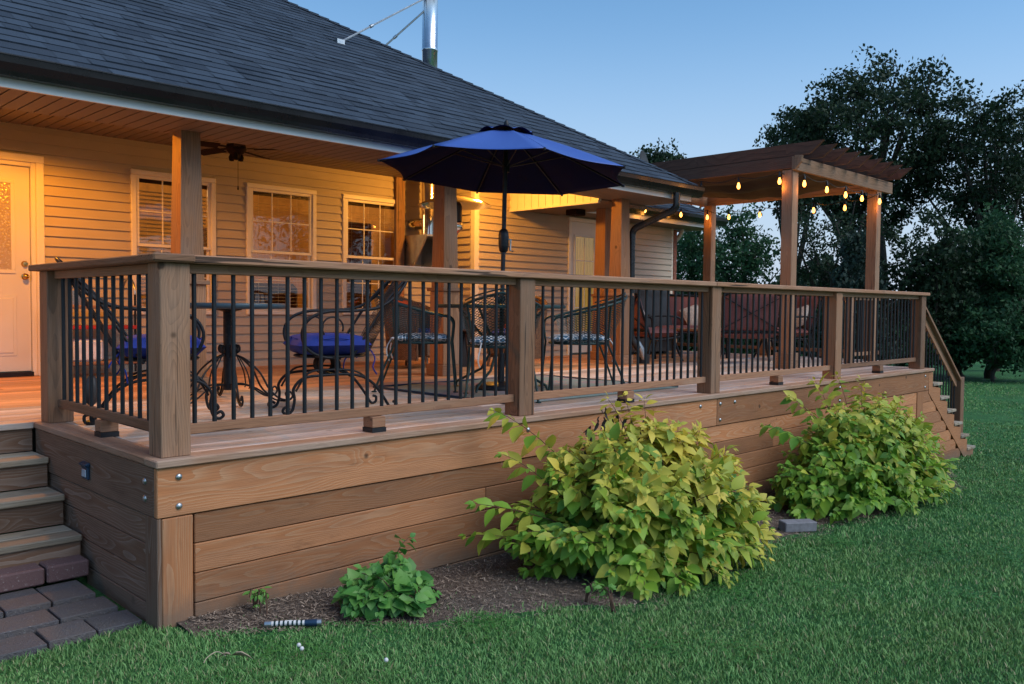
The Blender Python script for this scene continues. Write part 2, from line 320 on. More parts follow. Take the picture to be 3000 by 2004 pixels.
# ------------------------------------------------------------------ mesh builder
def rot_to(d):
    return Vector((0, 0, 1)).rotation_difference(Vector(d).normalized()).to_matrix()
class MB:
    def __init__(s): s.v = []; s.f = []; s.bc = []; s.rn = []; s.sm = []; s.tn = []
    def face(s, idx, bcs=None, rn=.5, sm=False, tn=0.):
        s.f.append(tuple(idx)); s.bc.extend(bcs if bcs else [tuple(s.v[i]) for i in idx]); s.rn.extend([rn]*len(idx)); s.sm.append(sm); s.tn.extend([tn]*len(idx))
    def poly(s, pts, bcs=None, rn=.5, sm=False):
        n = len(s.v); s.v.extend([tuple(p) for p in pts]); s.face(range(n, n+len(pts)), bcs or [tuple(p) for p in pts], rn, sm)
    def box(s, x0, x1, y0, y1, z0, z1, ax='x', M=None, rn=None, slope=None):
        P = [(x, y, z) for x in (x0, x1) for y in (y0, y1) for z in (z0, z1)]
        c = ((x0+x1)/2, (y0+y1)/2, (z0+z1)/2)
        rn = random.random() if rn is None else rn
        off = random.random()*60; oy = random.uniform(-.04, .04); oz = random.choice((-1, 1))*random.uniform(.03, .08)
        k = 'xyz'.index(ax); o = [i for i in range(3) if i != k]
        ext = (x1-x0, y1-y0, z1-z0)
        if ext[o[0]] < ext[o[1]]: o = [o[1], o[0]]          # width first, thickness second
        B = [(p[k]-c[k]+off, p[o[0]]-c[o[0]]+oy, p[o[1]]-c[o[1]]+oz) for p in P]
        if M is not None: P = [tuple(M @ Vector(p)) for p in P]
        n = len(s.v); s.v.extend(P)
        for q in ((0,1,3,2), (4,6,7,5), (0,4,5,1), (2,3,7,6), (0,2,6,4), (1,5,7,3)):
            s.face([n+i for i in q], [B[i] for i in q], rn)
    def beam(s, a, b, w, h, ax='z', upv=(0, 0, 1), rn=None):   # box from a to b, width w (side) and height h (along upv)
        a = Vector(a); b = Vector(b); d = b-a; L = d.length; d.normalize()
        side = d.cross(Vector(upv)).normalized(); u_ = side.cross(d)
        M = Matrix(((d.x, side.x, u_.x, a.x), (d.y, side.y, u_.y, a.y), (d.z, side.z, u_.z, a.z), (0, 0, 0, 1)))
        s.box(0, L, -w/2, w/2, -h/2, h/2, 'x', M, rn)
    def prism(s, pts, d0, d1, plane='xz', ax=0, rn=None):       # polygon in a plane extruded along the third axis
        rn = random.random() if rn is None else rn; off = random.random()*50
        def P(a, b, d): return {'xz': (a, d, b), 'yz': (d, a, b), 'xy': (a, b, d)}[plane]
        n = len(s.v); N = len(pts)
        s.v.extend([P(a, b, d0) for a, b in pts]); s.v.extend([P(a, b, d1) for a, b in pts])
        def B(i):
            p = s.v[n+i]; o = [k for k in range(3) if k != ax]; return (p[ax]+off, p[o[0]]*.5+.03, p[o[1]]*.5+.05)
        s.face([n+i for i in range(N)], [B(i) for i in range(N)], rn); s.face([n+N+i for i in reversed(range(N))], [B(N+i) for i in reversed(range(N))], rn)
        for i in range(N):
            j = (i+1) % N; q = (i, i+N, j+N, j); s.face([n+k for k in q], [B(k) for k in q], rn)
    def tube(s, pts, r, n=8, cap=True, sm=True, closed=False):
        pts = [Vector(p) for p in pts]; N = len(pts); rs = r if hasattr(r, '__len__') else [r]*N
        base = len(s.v); T = None; dist = 0
        for i, p in enumerate(pts):
            if closed: d = (pts[(i+1) % N]-pts[i-1])
            else: d = (pts[min(i+1, N-1)]-pts[max(i-1, 0)])
            if d.length < 1e-9: d = Vector((0, 0, 1))
            d.normalize()
            if T is None: T = d.orthogonal().normalized()
            else:
                T = (T - d*T.dot(d)); T = T.normalized() if T.length > 1e-6 else d.orthogonal().normalized()
            Bn = d.cross(T)
            for k in range(n):
                a = 2*math.pi*k/n; s.v.append(tuple(p + (T*math.cos(a)+Bn*math.sin(a))*rs[i]))
        for i in range(N if closed else N-1):
            j = (i+1) % N
            for k in range(n):
                k2 = (k+1) % n; s.face((base+i*n+k, base+i*n+k2, base+j*n+k2, base+j*n+k), None, .5, sm)
        if cap and not closed:
            s.face([base+k for k in reversed(range(n))], None, .5, False); s.face([base+(N-1)*n+k for k in range(n)], None, .5, False)
    def lathe(s, prof, c=(0, 0, 0), n=24, sm=True, M=None):
        base = len(s.v); c = Vector(c)
        for r_, z_ in prof:
            for k in range(n):
                a = 2*math.pi*k/n; p = Vector((r_*math.cos(a), r_*math.sin(a), z_))
                if M is not None: p = M @ p
                s.v.append(tuple(c+p))
        for i in range(len(prof)-1):
            for k in range(n):
                k2 = (k+1) % n; s.face((base+i*n+k, base+i*n+k2, base+(i+1)*n+k2, base+(i+1)*n+k), None, .5, sm)
        if prof[0][0] > 1e-5: s.face([base+k for k in reversed(range(n))])
        if prof[-1][0] > 1e-5: s.face([base+(len(prof)-1)*n+k for k in range(n)])
    def grid(s, fn, nu, nv, sm=True, uv=None, rn=.5):
        base = len(s.v)
        for i in range(nu+1):
            for j in range(nv+1): s.v.append(tuple(fn(i/nu, j/nv)))
        def U(i, j): return uv(i/nu, j/nv) if uv else (i/nu, j/nv, 0)
        for i in range(nu):
            for j in range(nv):
                q = [(i, j), (i+1, j), (i+1, j+1), (i, j+1)]
                s.face([base+a*(nv+1)+b for a, b in q], [U(a, b) for a, b in q], rn, sm)
    def pad(s, cx, cy, cz, w, d, h, puff=.35, M=None, n=10, uvs=1.):        # cushion
        for sgn in (1, -1):
            def fn(u, v):
                a = u*2-1; b = v*2-1
                e = (1-abs(a)**6)*(1-abs(b)**6); e = max(e, 0)**.45
                x = a*w/2; y = b*d/2; z = sgn*(h/2)*(puff+(1-puff)*math.cos(a*1.1)*math.cos(b*1.1))*e
                p = Vector((cx+x, cy+y, cz+z)); return M @ p if M is not None else p
            if sgn == 1: s.grid(fn, n, n, True, lambda u, v: (u*w*uvs, v*d*uvs, 0))
            else: s.grid(lambda u, v: fn(v, u), n, n, True, lambda u, v: (v*w*uvs, u*d*uvs, 0))
    def build(s, name, mat, parent=None, bevel=0, thick=0, **tags):
        me = bpy.data.meshes.new(name); me.from_pydata(s.v, [], s.f); me.materials.append(MAT[mat] if isinstance(mat, str) else mat)
        a = me.attributes.new('bc', 'FLOAT_VECTOR', 'CORNER'); a.data.foreach_set('vector', np.array(s.bc, dtype=np.float32).ravel())
        a = me.attributes.new('rnd', 'FLOAT', 'CORNER'); a.data.foreach_set('value', np.array(s.rn, dtype=np.float32))
        if any(s.tn): a = me.attributes.new('tone', 'FLOAT', 'CORNER'); a.data.foreach_set('value', np.array(s.tn, dtype=np.float32))
        me.polygons.foreach_set('use_smooth', s.sm); me.update()
        if any(s.sm):
            try: me.set_sharp_from_angle(angle=R(50))
            except Exception: pass
        o = bpy.data.objects.new(name, me); COL.objects.link(o)
        if parent is not None: attach(o, parent)
        if bevel:
            b = o.modifiers.new('bevel', 'BEVEL'); b.width = bevel; b.segments = 1; b.limit_method = 'ANGLE'; b.angle_limit = R(40)
        if thick:
            b = o.modifiers.new('solid', 'SOLIDIFY'); b.thickness = thick; b.offset = 0
        for k, v in tags.items(): o[k] = v
        return o
def attach(o, parent):
    o.parent = parent
    if parent.get('_w') and parent.type == 'EMPTY':
        o.matrix_parent_inverse = Matrix.Translation(-parent.location)
def thing(name, label, cat, loc=(0, 0, 0), rz=0, world_built=False, group=None):
    o = bpy.data.objects.new(name, None); COL.objects.link(o); o.location = loc; o.rotation_euler = (0, 0, rz)
    o.empty_display_size = .1; o['label'] = label; o['category'] = cat
    if world_built: o['_w'] = 1
    if group: o['group'] = group
    return o
def tag(o, label, cat, group=None):
    o['label'] = label; o['category'] = cat
    if group: o['group'] = group
    return o
def struct(o): o['kind'] = 'structure'; return o
def kids(o): return [c for c in bpy.data.objects if c.parent == o]
def copy_tree(o, parent=None):
    c = o.copy(); COL.objects.link(c)
    if parent is not None: c.parent = parent
    for ch in kids(o): copy_tree(ch, c)
    return c
def npmesh(name, V, F, mat, rn=None, tn=None, nv=4):
    me = bpy.data.meshes.new(name); V = np.asarray(V, np.float32).reshape(-1, 3); F = np.asarray(F, np.int32)
    me.vertices.add(len(V)); me.vertices.foreach_set('co', V.ravel()); nf = F.shape[0]; k = F.shape[1]
    me.loops.add(nf*k); me.loops.foreach_set('vertex_index', F.ravel()); me.polygons.add(nf)
    me.polygons.foreach_set('loop_start', np.arange(nf, dtype=np.int32)*k)
    me.materials.append(MAT[mat]); me.update(calc_edges=True)
    if rn is not None:
        a = me.attributes.new('rnd', 'FLOAT', 'POINT'); a.data.foreach_set('value', np.asarray(rn, np.float32))
    if tn is not None:
        a = me.attributes.new('tone', 'FLOAT', 'POINT'); a.data.foreach_set('value', np.asarray(tn, np.float32))
    o = bpy.data.objects.new(name, me); COL.objects.link(o); return o

# ------------------------------------------------------------------ ground
def gz(x, y=0):
    xx = np.clip(x, 0, 13)
    return -.775 - .046*xx - .0035*np.maximum(np.hypot(x, y)-14, 0)
def ybed(x):                                         # front edge of the mulch bed
    return np.interp(x, [.05, .35, .65, 1.33, 1.9, 3., 4.2, 5.6, 8., 9.1, 9.6], [-.30, -.36, -.48, -.92, -1.2, -1.12, -.86, -.97, -.84, -.38, -.2]) + .04*np.sin(x*5.3) + .03*np.sin(x*11.7)
N = 90
gx = np.concatenate([np.linspace(-60, -6, 16)[:-1], np.linspace(-6, 16, 111)[:-1], np.linspace(16, 400, 30)])
gy = np.concatenate([np.linspace(-60, -6, 16)[:-1], np.linspace(-6, 8, 71)[:-1], np.linspace(8, 400, 30)])
X, Y = np.meshgrid(gx, gy, indexing='ij')
Z = gz(X, Y) + .012*np.sin(X*1.3+Y*.7) + .008*np.sin(X*3.1-Y*2.2)
idx = np.arange(X.size).reshape(X.shape)
F = np.stack([idx[:-1, :-1], idx[1:, :-1], idx[1:, 1:], idx[:-1, 1:]], -1).reshape(-1, 4)
lawn = struct(npmesh('lawn', np.stack([X, Y, Z], -1), F, 'lawn'))
bx_ = np.linspace(.05, 9.6, 120); V = []
for x in bx_:
    yb = ybed(x)
    for t_ in np.linspace(0, 1, 14):
        y = .25*(1-t_) + yb*t_
        V.append((x, y, gz(x, y)+.012*math.sin(x*1.3+y*.7)+.008*math.sin(x*3.1-y*2.2)+.016*math.sin(min(t_*1.05, 1)*math.pi/1)*1 + .004 - .02*(t_ > .99)))
idx = np.arange(len(V)).reshape(120, 14)
F = np.stack([idx[:-1, :-1], idx[:-1, 1:], idx[1:, 1:], idx[1:, :-1]], -1).reshape(-1, 4)
struct(npmesh('mulch_bed', V, F, 'mulch'))
def gzz(x, y): return float(gz(x, y) + .012*math.sin(x*1.3+y*.7)+.008*math.sin(x*3.1-y*2.2))

# grass blades
def scatter_blades():
    NB = 620000
    d = 2.6*np.exp(rng.random(NB)*math.log(26/2.6)); a = rng.uniform(R(-36), R(36), NB)
    yw = yaw + a; x = CAM.x + d*np.sin(yw)/np.cos(a)*1.0; y = CAM.y + d*np.cos(yw)/np.cos(a)
    jag = .06*np.sin(x*17)+.05*rng.standard_normal(NB)
    bed = (x > .03) & (x < 9.7) & (y > ybed(x)+jag*.9)
    edge = (x > -7) & (x <= .03) & (y > .10+.12*jag)
    house = (x > -.04) & (x < 11.3) & (y > -.02)
    ok = ~(bed | edge | house)
    extra = bed & (y < -.05) & (rng.random(NB) < .035); ok |= extra
    x, y, d = x[ok], y[ok], d[ok]; n = len(x)
    z = gz(x, y) + .012*np.sin(x*1.3+y*.7)+.008*np.sin(x*3.1-y*2.2) - .004
    tuft = .75+.5*np.sin(x*5.3+np.sin(y*7.1)*1.7)*np.sin(y*6.1+1.3*np.sin(x*4.7))*.5
    h = rng.uniform(.016, .042, n)*tuft*(1+.015*d); w = .0009+.00036*d; w = w*rng.uniform(.7, 1.4, n)
    th = rng.uniform(0, 2*math.pi, n); lean = rng.uniform(.1, .95, n)*h; ph = rng.uniform(0, 2*math.pi, n)
    cx, sx = np.cos(th), np.sin(th); lx, ly = np.cos(ph)*lean, np.sin(ph)*lean
    P = np.zeros((n, 5, 3))
    P[:, 0] = np.stack([x-cx*w, y-sx*w, z], -1); P[:, 1] = np.stack([x+cx*w, y+sx*w, z], -1)
    P[:, 2] = np.stack([x+cx*w*.8+lx*.4, y+sx*w*.8+ly*.4, z+h*.6], -1); P[:, 3] = np.stack([x-cx*w*.8+lx*.4, y-sx*w*.8+ly*.4, z+h*.6], -1)
    P[:, 4] = np.stack([x+lx, y+ly, z+h*.95], -1)
    b = np.arange(n)[:, None]*5
    F = np.concatenate([b+np.array([[0, 1, 2]]), b+np.array([[0, 2, 3]]), b+np.array([[3, 2, 4]])])
    rn = np.repeat(np.clip(rng.random(n), 0, 1), 5)
    o = npmesh('grass', P, F, 'blades', rn); tag(o, 'short green lawn grass in front of the timber deck', 'grass'); o['kind'] = 'stuff'
scatter_blades()
# wood chips in the bed
def chips():
    n = 16000; x = rng.uniform(.1, 9.6, n); y = rng.random(n); yb = ybed(x); y = -.03 + (yb-.03)*y**.9
    z = gz(x, y)+.012*np.sin(x*1.3+y*.7)+.008*np.sin(x*3.1-y*2.2)+.020*np.sin(np.clip((.25-y)/(.25-yb), 0, 1)*math.pi)+.006
    L = rng.uniform(.004, .018, n); w = rng.uniform(.001, .0032, n); th = rng.uniform(0, math.pi, n); ti = rng.uniform(-.35, .35, n)
    cx, sx = np.cos(th), np.sin(th)
    P = np.zeros((n, 4, 3))
    for k, (a, b) in enumerate(((-1, -1), (1, -1), (1, 1), (-1, 1))):
        P[:, k] = np.stack([x+a*L*cx-b*w*sx, y+a*L*sx+b*w*cx, z+a*L*ti+.004], -1)
    o = npmesh('bark_mulch', P, np.arange(n*4).reshape(-1, 4), 'chips', np.repeat(rng.random(n), 4))
    tag(o, 'brown bark chips scattered over the flower bed beside the deck', 'mulch'); o['kind'] = 'stuff'
chips()
def clover():
    n = 5200; pc = rng.uniform(0, 1, (34, 2)); k = rng.integers(0, 34, n)
    px_ = -1.2+pc[k, 0]*6.5+rng.normal(0, .10, n); py_ = -2.3+pc[k, 1]*1.9+rng.normal(0, .10, n)
    ok = (py_ < np.where(px_ > .03, ybed(px_), .05)); px_, py_ = px_[ok], py_[ok]; n = len(px_)
    z = gz(px_, py_)+.012*np.sin(px_*1.3+py_*.7)+.008*np.sin(px_*3.1-py_*2.2)+rng.uniform(.018, .04, n)
    V = []; th = rng.uniform(0, 6.28, n); r_ = rng.uniform(.004, .008, n)
    P = np.zeros((n, 3, 4, 3))
    for j in range(3):
        a = th+j*2.094
        for q, (rr, da) in enumerate(((0, 0), (1, -.5), (1.35, 0), (1, .5))):
            P[:, j, q] = np.stack([px_+r_*rr*1.2*np.cos(a+da), py_+r_*rr*1.2*np.sin(a+da), z+r_*rr*.25], -1)
    o = npmesh('clover_patches', P, np.arange(n*12).reshape(-1, 4), 'hydleaf', np.repeat(rng.random(n), 12), np.zeros(n*12))
    tag(o, 'patches of small round clover leaves growing through the foreground lawn', 'clover'); o['kind'] = 'stuff'
clover()

# patio pavers
def patio():
    m = MB(); yA, yB = .10, .80; z = -.762
    m.box(-5, -.04, yA+.01, yB, z-.14, z-.035, 'x')
    rows = [(yA, yA+.20), (yA+.21, yA+.41), (yA+.42, yB)]
    for r_, (y0, y1) in enumerate(rows):
        x = -.045 - r_*.03
        while x > -4:
            w = random.choice((.20, .26, .34)); dz = random.uniform(-.004, .005)
            if x - w < -4: break
            M_ = Matrix.Translation((x-w/2, (y0+y1)/2, z+dz+.085*((y0+y1)/2-.1))) @ Matrix.Rotation(R(random.uniform(-1.2, 1.2)), 4, 'Z') @ Matrix.Rotation(R(random.uniform(-.4, .4)), 4, 'X')
            m.box(-w/2+.004, w/2-.004, -(y1-y0)/2+.003, (y1-y0)/2-.003, -.05, 0, 'x', M_); x -= w+.002
    struct(m.build('paver_patio', 'paver', bevel=.0035))
    xs = -.05
    for i, w in enumerate((.20, .24, .24, .24)):
        b = MB(); b.box(-w/2, w/2, -.05, .09, 0, .085, 'x')
        o = b.build('paver_brick', 'redbrick', bevel=.008)
        o.location = (xs-w/2, .835+random.uniform(-.006, .006), -.704); o.rotation_euler = (0, 0, R(random.uniform(-1.5, 1.5)))
        tag(o, ['red paver brick against the deck side, first under the bottom step', 'red paver brick second from the deck side under the bottom step', 'red paver brick third from the deck side under the bottom step', 'red paver brick at the left picture edge under the bottom step'][i], 'brick', 'red bricks laid under the bottom step')
        xs -= w+.012
patio()

# ------------------------------------------------------------------ house
YW, YW2, XB, XE = 5.28, 4.65, 6.15, 10.75
house = thing('house', 'tan sided house with dark shingle hip roof and lit covered porch', 'house', (3, 6, -.8), world_built=True)
def siding(m, x0, x1, y, z0, z1, holes=(), rev=.098, normal=-1, axis='x'):
    k = 0; z = z0
    while z < z1-1e-4:
        t_ = min(z+rev, z1)
        segs = [(x0, x1)]
        cuts = [h for h in holes if h[2] < t_-.002 and h[3] > z+.002]
        for h in cuts:
            ns = []
            for a, b in segs:
                if h[1] <= a or h[0] >= b: ns.append((a, b)); continue
                if h[0] > a: ns.append((a, h[0]))
                if h[1] < b: ns.append((h[1], b))
            segs = ns
        for h in cuts:                                  # slivers above and below an opening
            if h[3] < t_-.004: m.poly([(h[0], y-.014, h[3]), (h[1], y-.014, h[3]), (h[1], y-.006, t_), (h[0], y-.006, t_)])
            if h[2] > z+.004: m.poly([(h[0], y-.024, z), (h[1], y-.024, z), (h[1], y-.012, h[2]), (h[0], y-.012, h[2])])
        for a, b in segs:
            rn = random.random()
            if axis == 'x': Q = lambda u_, d_, z_: (u_, d_, z_)
            else: Q = lambda u_, d_, z_: (d_, u_, z_); a, b = b, a
            lo, hi = y-.030, y-.006; zl = z-.012          # drip lip hangs below the course, leaving a real gap behind it
            m.poly([Q(a, lo, zl), Q(b, lo, zl), Q(b, hi, t_), Q(a, hi, t_)])
            m.poly([Q(a, lo+.005, zl), Q(b, lo+.005, zl), Q(b, lo, zl), Q(a, lo, zl)])
            m.poly([Q(b, lo+.005, zl), Q(a, lo+.005, zl), Q(a, lo+.005, z+.004), Q(b, lo+.005, z+.004)])
            m.poly([Q(a, y, z+.004), Q(b, y, z+.004), Q(b, lo+.005, z+.004), Q(a, lo+.005, z+.004)])
        z = t_
WZ0, WZ1 = .596, 2.104
WIN = [(1.894, 2.814), (3.182, 4.098), (4.475, 5.396)]
DX0, DX1 = -.10, 1.07                              # door trim extents
holes = [(a+.01, b-.01, WZ0+.01, WZ1-.01) for a, b in WIN] + [(DX0+.01, DX1-.01, -1, 2.11)]
m = MB(); siding(m, -7, XB, YW, .0, 2.42, holes)
D2 = (8.02, 8.78, 2.06)
siding(m, XB+.06, XE-.05, YW2, .0, 2.10, [(D2[0]+.01, D2[1]-.01, -1, D2[2]-.01)])
siding(m, XB+.06, 6.8, YW2, 2.10, 2.42)
siding(m, YW2+.05, YW, XB, .0, 2.42, axis='y')
m.poly([(XE, YW2, -1.3), (XE, 12, -1.3), (XE, 12, 2.1), (XE, YW2, 2.1)]); m.poly([(-7, YW, -.8), (-7, 12, -.8), (-7, 12, 2.4), (-7, YW, 2.4)])
wall = m.build('siding_wall', 'siding', house)
m = MB(); m.box(-7, XB, YW+.002, YW+.02, -.9, 0); m.box(XE-1, XE, YW2+.03, YW2+.05, -1.3, 0); m.build('foundation', 'concrete', house)
m = MB()
m.box(XB-.012, XB+.075, YW2-.022, YW2+.062, 0, 2.42, 'z'); m.build('corner_board', 'trim', house, bevel=.004)
m = MB(); m.box(XE-.06, XE-.012, YW2-.02, YW2+.0, 0, 2.08, 'z'); m.build('corner_board', 'trim', house, bevel=.003)
m = MB(); m.box(XE-.012, XE+.08, YW2-.03, YW2+.3, -1.3, 2.06, 'z'); m.build('brick_corner', 'brick', house)

def window(x0, x1, idx):
    z0, z1 = WZ0, WZ1; y = YW
    m = MB(); w = .055
    m.box(x0, x1, y-.045, y-.0, z1-w, z1); m.box(x0, x1, y-.05, y-.0, z0, z0+.05)
    m.box(x0, x0+w, y-.042, y-.0, z0+.05, z1-w, 'z'); m.box(x1-w, x1, y-.042, y-.0, z0+.05, z1-w, 'z')
    i0, i1, j0, j1 = x0+w, x1-w, z0+.05, z1-w; zm = (z0+z1)/2-.02
    o = m.build('window_frame', 'trim', house, bevel=.006)
    m = MB(); s = .032
    for (a0, a1, yy) in ((zm-.02, j1, y-.012), (j0, zm+.02, y+.018)):
        m.box(i0, i0+s, yy-.014, yy+.014, a0, a1, 'z'); m.box(i1-s, i1, yy-.014, yy+.014, a0, a1, 'z')
        m.box(i0+s, i1-s, yy-.014, yy+.014, a0, a0+s); m.box(i0+s, i1-s, yy-.014, yy+.014, a1-s, a1)
        for k in (1, 2):
            xc = i0+s+(i1-i0-2*s)*k/3; m.box(xc-.007, xc+.007, yy-.004, yy+.006, a0+s, a1-s, 'z')
        zc = (a0+a1)/2; m.box(i0+s, i1-s, yy-.003, yy+.005, zc-.007, zc+.007)
    m.build('window_sash', 'trim', o, bevel=.003)
    m = MB(); m.poly([(i0+.02, y-.009, zm), (i1-.02, y-.009, zm), (i1-.02, y-.009, j1-.02), (i0+.02, y-.009, j1-.02)])
    m.poly([(i0+.02, y+.021, j0+.02), (i1-.02, y+.021, j0+.02), (i1-.02, y+.021, zm), (i0+.02, y+.021, zm)])
    m.build('window_pane', 'glass', o)
    m = MB(); z = j0+.03; tilt = R((-22, 4, 4)[idx]); n = 0
    while z < j1-.12:
        dy, dz = math.cos(tilt)*.019, math.sin(tilt)*.019
        m.poly([(i0+.01, y+.07-dy, z-dz), (i1-.01, y+.07-dy, z-dz), (i1-.01, y+.07+dy, z+dz), (i0+.01, y+.07+dy, z+dz)]); z += .042
    for xc in (i0+.15, (i0+i1)/2, i1-.15): m.tube([(xc, y+.07, j0), (xc, y+.07, j1)], .0015, 4)
    m.build('window_blind', 'slat', o)
    m = MB(); m.box(i0, i1, y+.045, y+.095, j1-.06, j1+.02); m.build('blind_headrail', 'sofa', o)
for i, (a, b) in enumerate(WIN): window(a, b, i)
# room behind the windows
m = MB()
x0, x1, y0, y1, z0, z1 = 1.1, 6.1, YW+.12, 9.2, .05, 2.6
m.poly([(x0, y1, z0), (x1, y1, z0), (x1, y1, z1), (x0, y1, z1)]); m.poly([(x0, y0, z0), (x0, y1, z0), (x0, y1, z1), (x0, y0, z1)])
m.poly([(x1, y0, z0), (x1, y1, z0), (x1, y1, z1), (x1, y0, z1)]); m.poly([(x0, y0, z1), (x1, y0, z1), (x1, y1, z1), (x0, y1, z1)])
zz = .0
for (a, b) in ((x0, WIN[0][0]), (WIN[0][1], WIN[1][0]), (WIN[1][1], WIN[2][0]), (WIN[2][1], x1)):
    m.poly([(a, y0, z0), (b, y0, z0), (b, y0, z1), (a, y0, z1)])
for a, b in WIN:
    m.poly([(a, y0, z0), (b, y0, z0), (b, y0, WZ0), (a, y0, WZ0)]); m.poly([(a, y0, WZ1), (b, y0, WZ1), (b, y0, z1), (a, y0, z1)])
room = m.build('room', 'roomwall', house)
m = MB(); m.box(x0, x1, y0, y1, z0-.05, z0-.002); m.build('room_floor', 'roomfloor', room)
m = MB(); m.box(3.0, 4.6, 6.6, 7.3, .05, .5); m.box(3.0, 4.6, 6.45, 6.65, .05, 1.0); m.build('sofa', 'sofa', room, bevel=.07)
m = MB(); m.box(5.35, 5.75, 6.4, 6.8, .05, 1.9, 'z'); m.box(1.6, 2.5, 8.2, 8.8, .05, 1.1); m.box(4.2, 5.0, 9.0, 9.15, .9, 1.9)
m.build('cabinet', 'roomfloor', room, bevel=.02)
m = MB()
for k in range(3):
    a = k*2.1; m.lathe([(.0, -.05), (.028, -.02), (.02, .03), (.0, .05)], (4.95+.10*math.cos(a), 6.4+.10*math.sin(a), 1.72), 10)
m.tube([(4.95, 6.4, 2.6), (4.95, 6.4, 1.84)], .008, 6)
m.build('pendant_lamp', 'glow', room)
def lamp(name, loc, e, col, parent, size=.05, typ='POINT', rot=None, spot=None, blend=1.):
    l = bpy.data.lights.new(name, typ); l.energy = e; l.color = col
    if typ == 'AREA': l.shape = 'DISK'; l.size = size
    else: l.shadow_soft_size = size
    if typ == 'SPOT': l.spot_size = spot; l.spot_blend = blend
    o = bpy.data.objects.new(name, l); COL.objects.link(o); o.location = loc
    if rot: o.rotation_euler = rot
    if parent is not None: attach(o, parent)
    return o
lamp('room_light', (4.6, 7.4, 2.2), 24, (1., .55, .2), house, .2)
lamp('room_light', (2.2, 7.2, 2.2), 34, (1., .55, .2), house, .2)

# entry door (left)
m = MB(); y = YW
m.box(DX0, DX0+.07, y-.045, y, 0, 2.05, 'z'); m.box(DX1-.07, DX1, y-.045, y, 0, 2.05, 'z'); m.box(DX0, DX1, y-.047, y, 2.05, 2.12)
m.box(DX0+.07, DX0+.11, y-.02, y+.06, 0, 2.05, 'z'); m.box(DX1-.11, DX1-.07, y-.02, y+.06, 0, 2.05, 'z'); m.box(DX0+.11, DX1-.11, y-.02, y+.06, 2.01, 2.05)
dfr = m.build('door_frame', 'trim', house, bevel=.006)
m = MB(); m.box(DX0+.11, DX1-.11, y-.04, y+.08, .0, .045); m.build('door_threshold', 'gutter', dfr)
def panel_door(x0, x1, y, z0, z1, panes, panels, glassmat):
    m = MB(); m.box(x0, x1, y, y+.04, z0, z1, 'z')
    for a, b, c, d in panes:
        for q in ((a-.035, b+.035, c-.035, c), (a-.035, b+.035, d, d+.035)): m.box(q[0], q[1], y-.012, y, q[2], q[3])
        m.box(a-.035, a, y-.012, y, c, d, 'z'); m.box(b, b+.035, y-.012, y, c, d, 'z')
    for a, b, c, d in panels:
        m.box(a, b, y-.006, y, c, d, 'z'); m.box(a+.03, b-.03, y-.013, y-.006, c+.03, d-.03, 'z')
    o = m.build('door', 'door', house, bevel=.005)
    m = MB()
    for a, b, c, d in panes: m.poly([(a, y-.004, c), (b, y-.004, c), (b, y-.004, d), (a, y-.004, d)])
    m.build('door_glass', glassmat, o); return o
d1 = panel_door(DX0+.115, DX1-.115, y+.015, .05, 2.005, [(DX0+.28, DX1-.28, 1.02, 1.84)], [(DX0+.24, (DX0+DX1)/2-.04, .2, .78), ((DX0+DX1)/2+.04, DX1-.24, .2, .78)], 'etched')
for z in (.96, 1.08):
    m = MB(); Mx = Matrix.Rotation(R(90), 3, 'X')
    m.lathe([(.0, .062), (.02, .058), (.028, .045), (.024, .03), (.011, .02), (.011, .01), (.03, .006), (.032, 0)] if z < 1 else [(.0, .03), (.02, .028), (.024, .01), (.03, .006), (.031, 0)], (.905, y+.014, z), 16, M=Mx)
    m.build('door_knob' if z < 1 else 'door_lock', 'brass', d1)
# second door
y = YW2; a, b, c = D2
m = MB(); m.box(a, a+.06, y-.04, y, 0, c-.06, 'z'); m.box(b-.06, b, y-.04, y, 0, c-.06, 'z'); m.box(a, b, y-.042, y, c-.06, c)
m.build('door_frame', 'trim', house, bevel=.005)
d2 = panel_door(a+.06, b-.06, y-.015, .03, c-.06, [(a+.17, b-.17, .36, 1.78)], [], 'curtain')
m = MB()
for k in (1, 2, 3): zc = .36+1.42*k/4; m.box(a+.17, b-.17, y-.024, y-.0195, zc-.008, zc+.008)
m.box((a+b)/2-.008, (a+b)/2+.008, y-.0245, y-.0195, .36, 1.78, 'z'); m.build('door_muntin', 'trim', d2)

# ceilings
m = MB()
def soffit(x0, x1, y0, y1, z, w=.105, ax='y'):
    x = x0
    while x < x1-.01:
        b = min(x+w, x1)
        if ax == 'y':
            m.box(x+.006, b-.006, y0, y1, z, z+.014, 'y')
        x = b
    m.box(x0, x1, y0, y1, z+.016, z+.024)
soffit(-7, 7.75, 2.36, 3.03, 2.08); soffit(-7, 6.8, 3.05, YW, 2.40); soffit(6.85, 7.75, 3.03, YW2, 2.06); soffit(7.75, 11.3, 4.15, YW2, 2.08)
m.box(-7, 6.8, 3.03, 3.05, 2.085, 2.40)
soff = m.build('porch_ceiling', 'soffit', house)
m = MB(); yy = 3.05
while yy < YW2: m.box(6.80, 6.83, yy+.004, min(yy+.13, YW2)-.004, 2.06, 2.40, 'z'); yy += .13
m.box(6.83, 6.85, 3.05, YW2, 2.06, 2.4); m.box(6.785, 6.83, 3.05, YW2, 2.03, 2.06)
m.build('dropped_beam', 'trim', house)
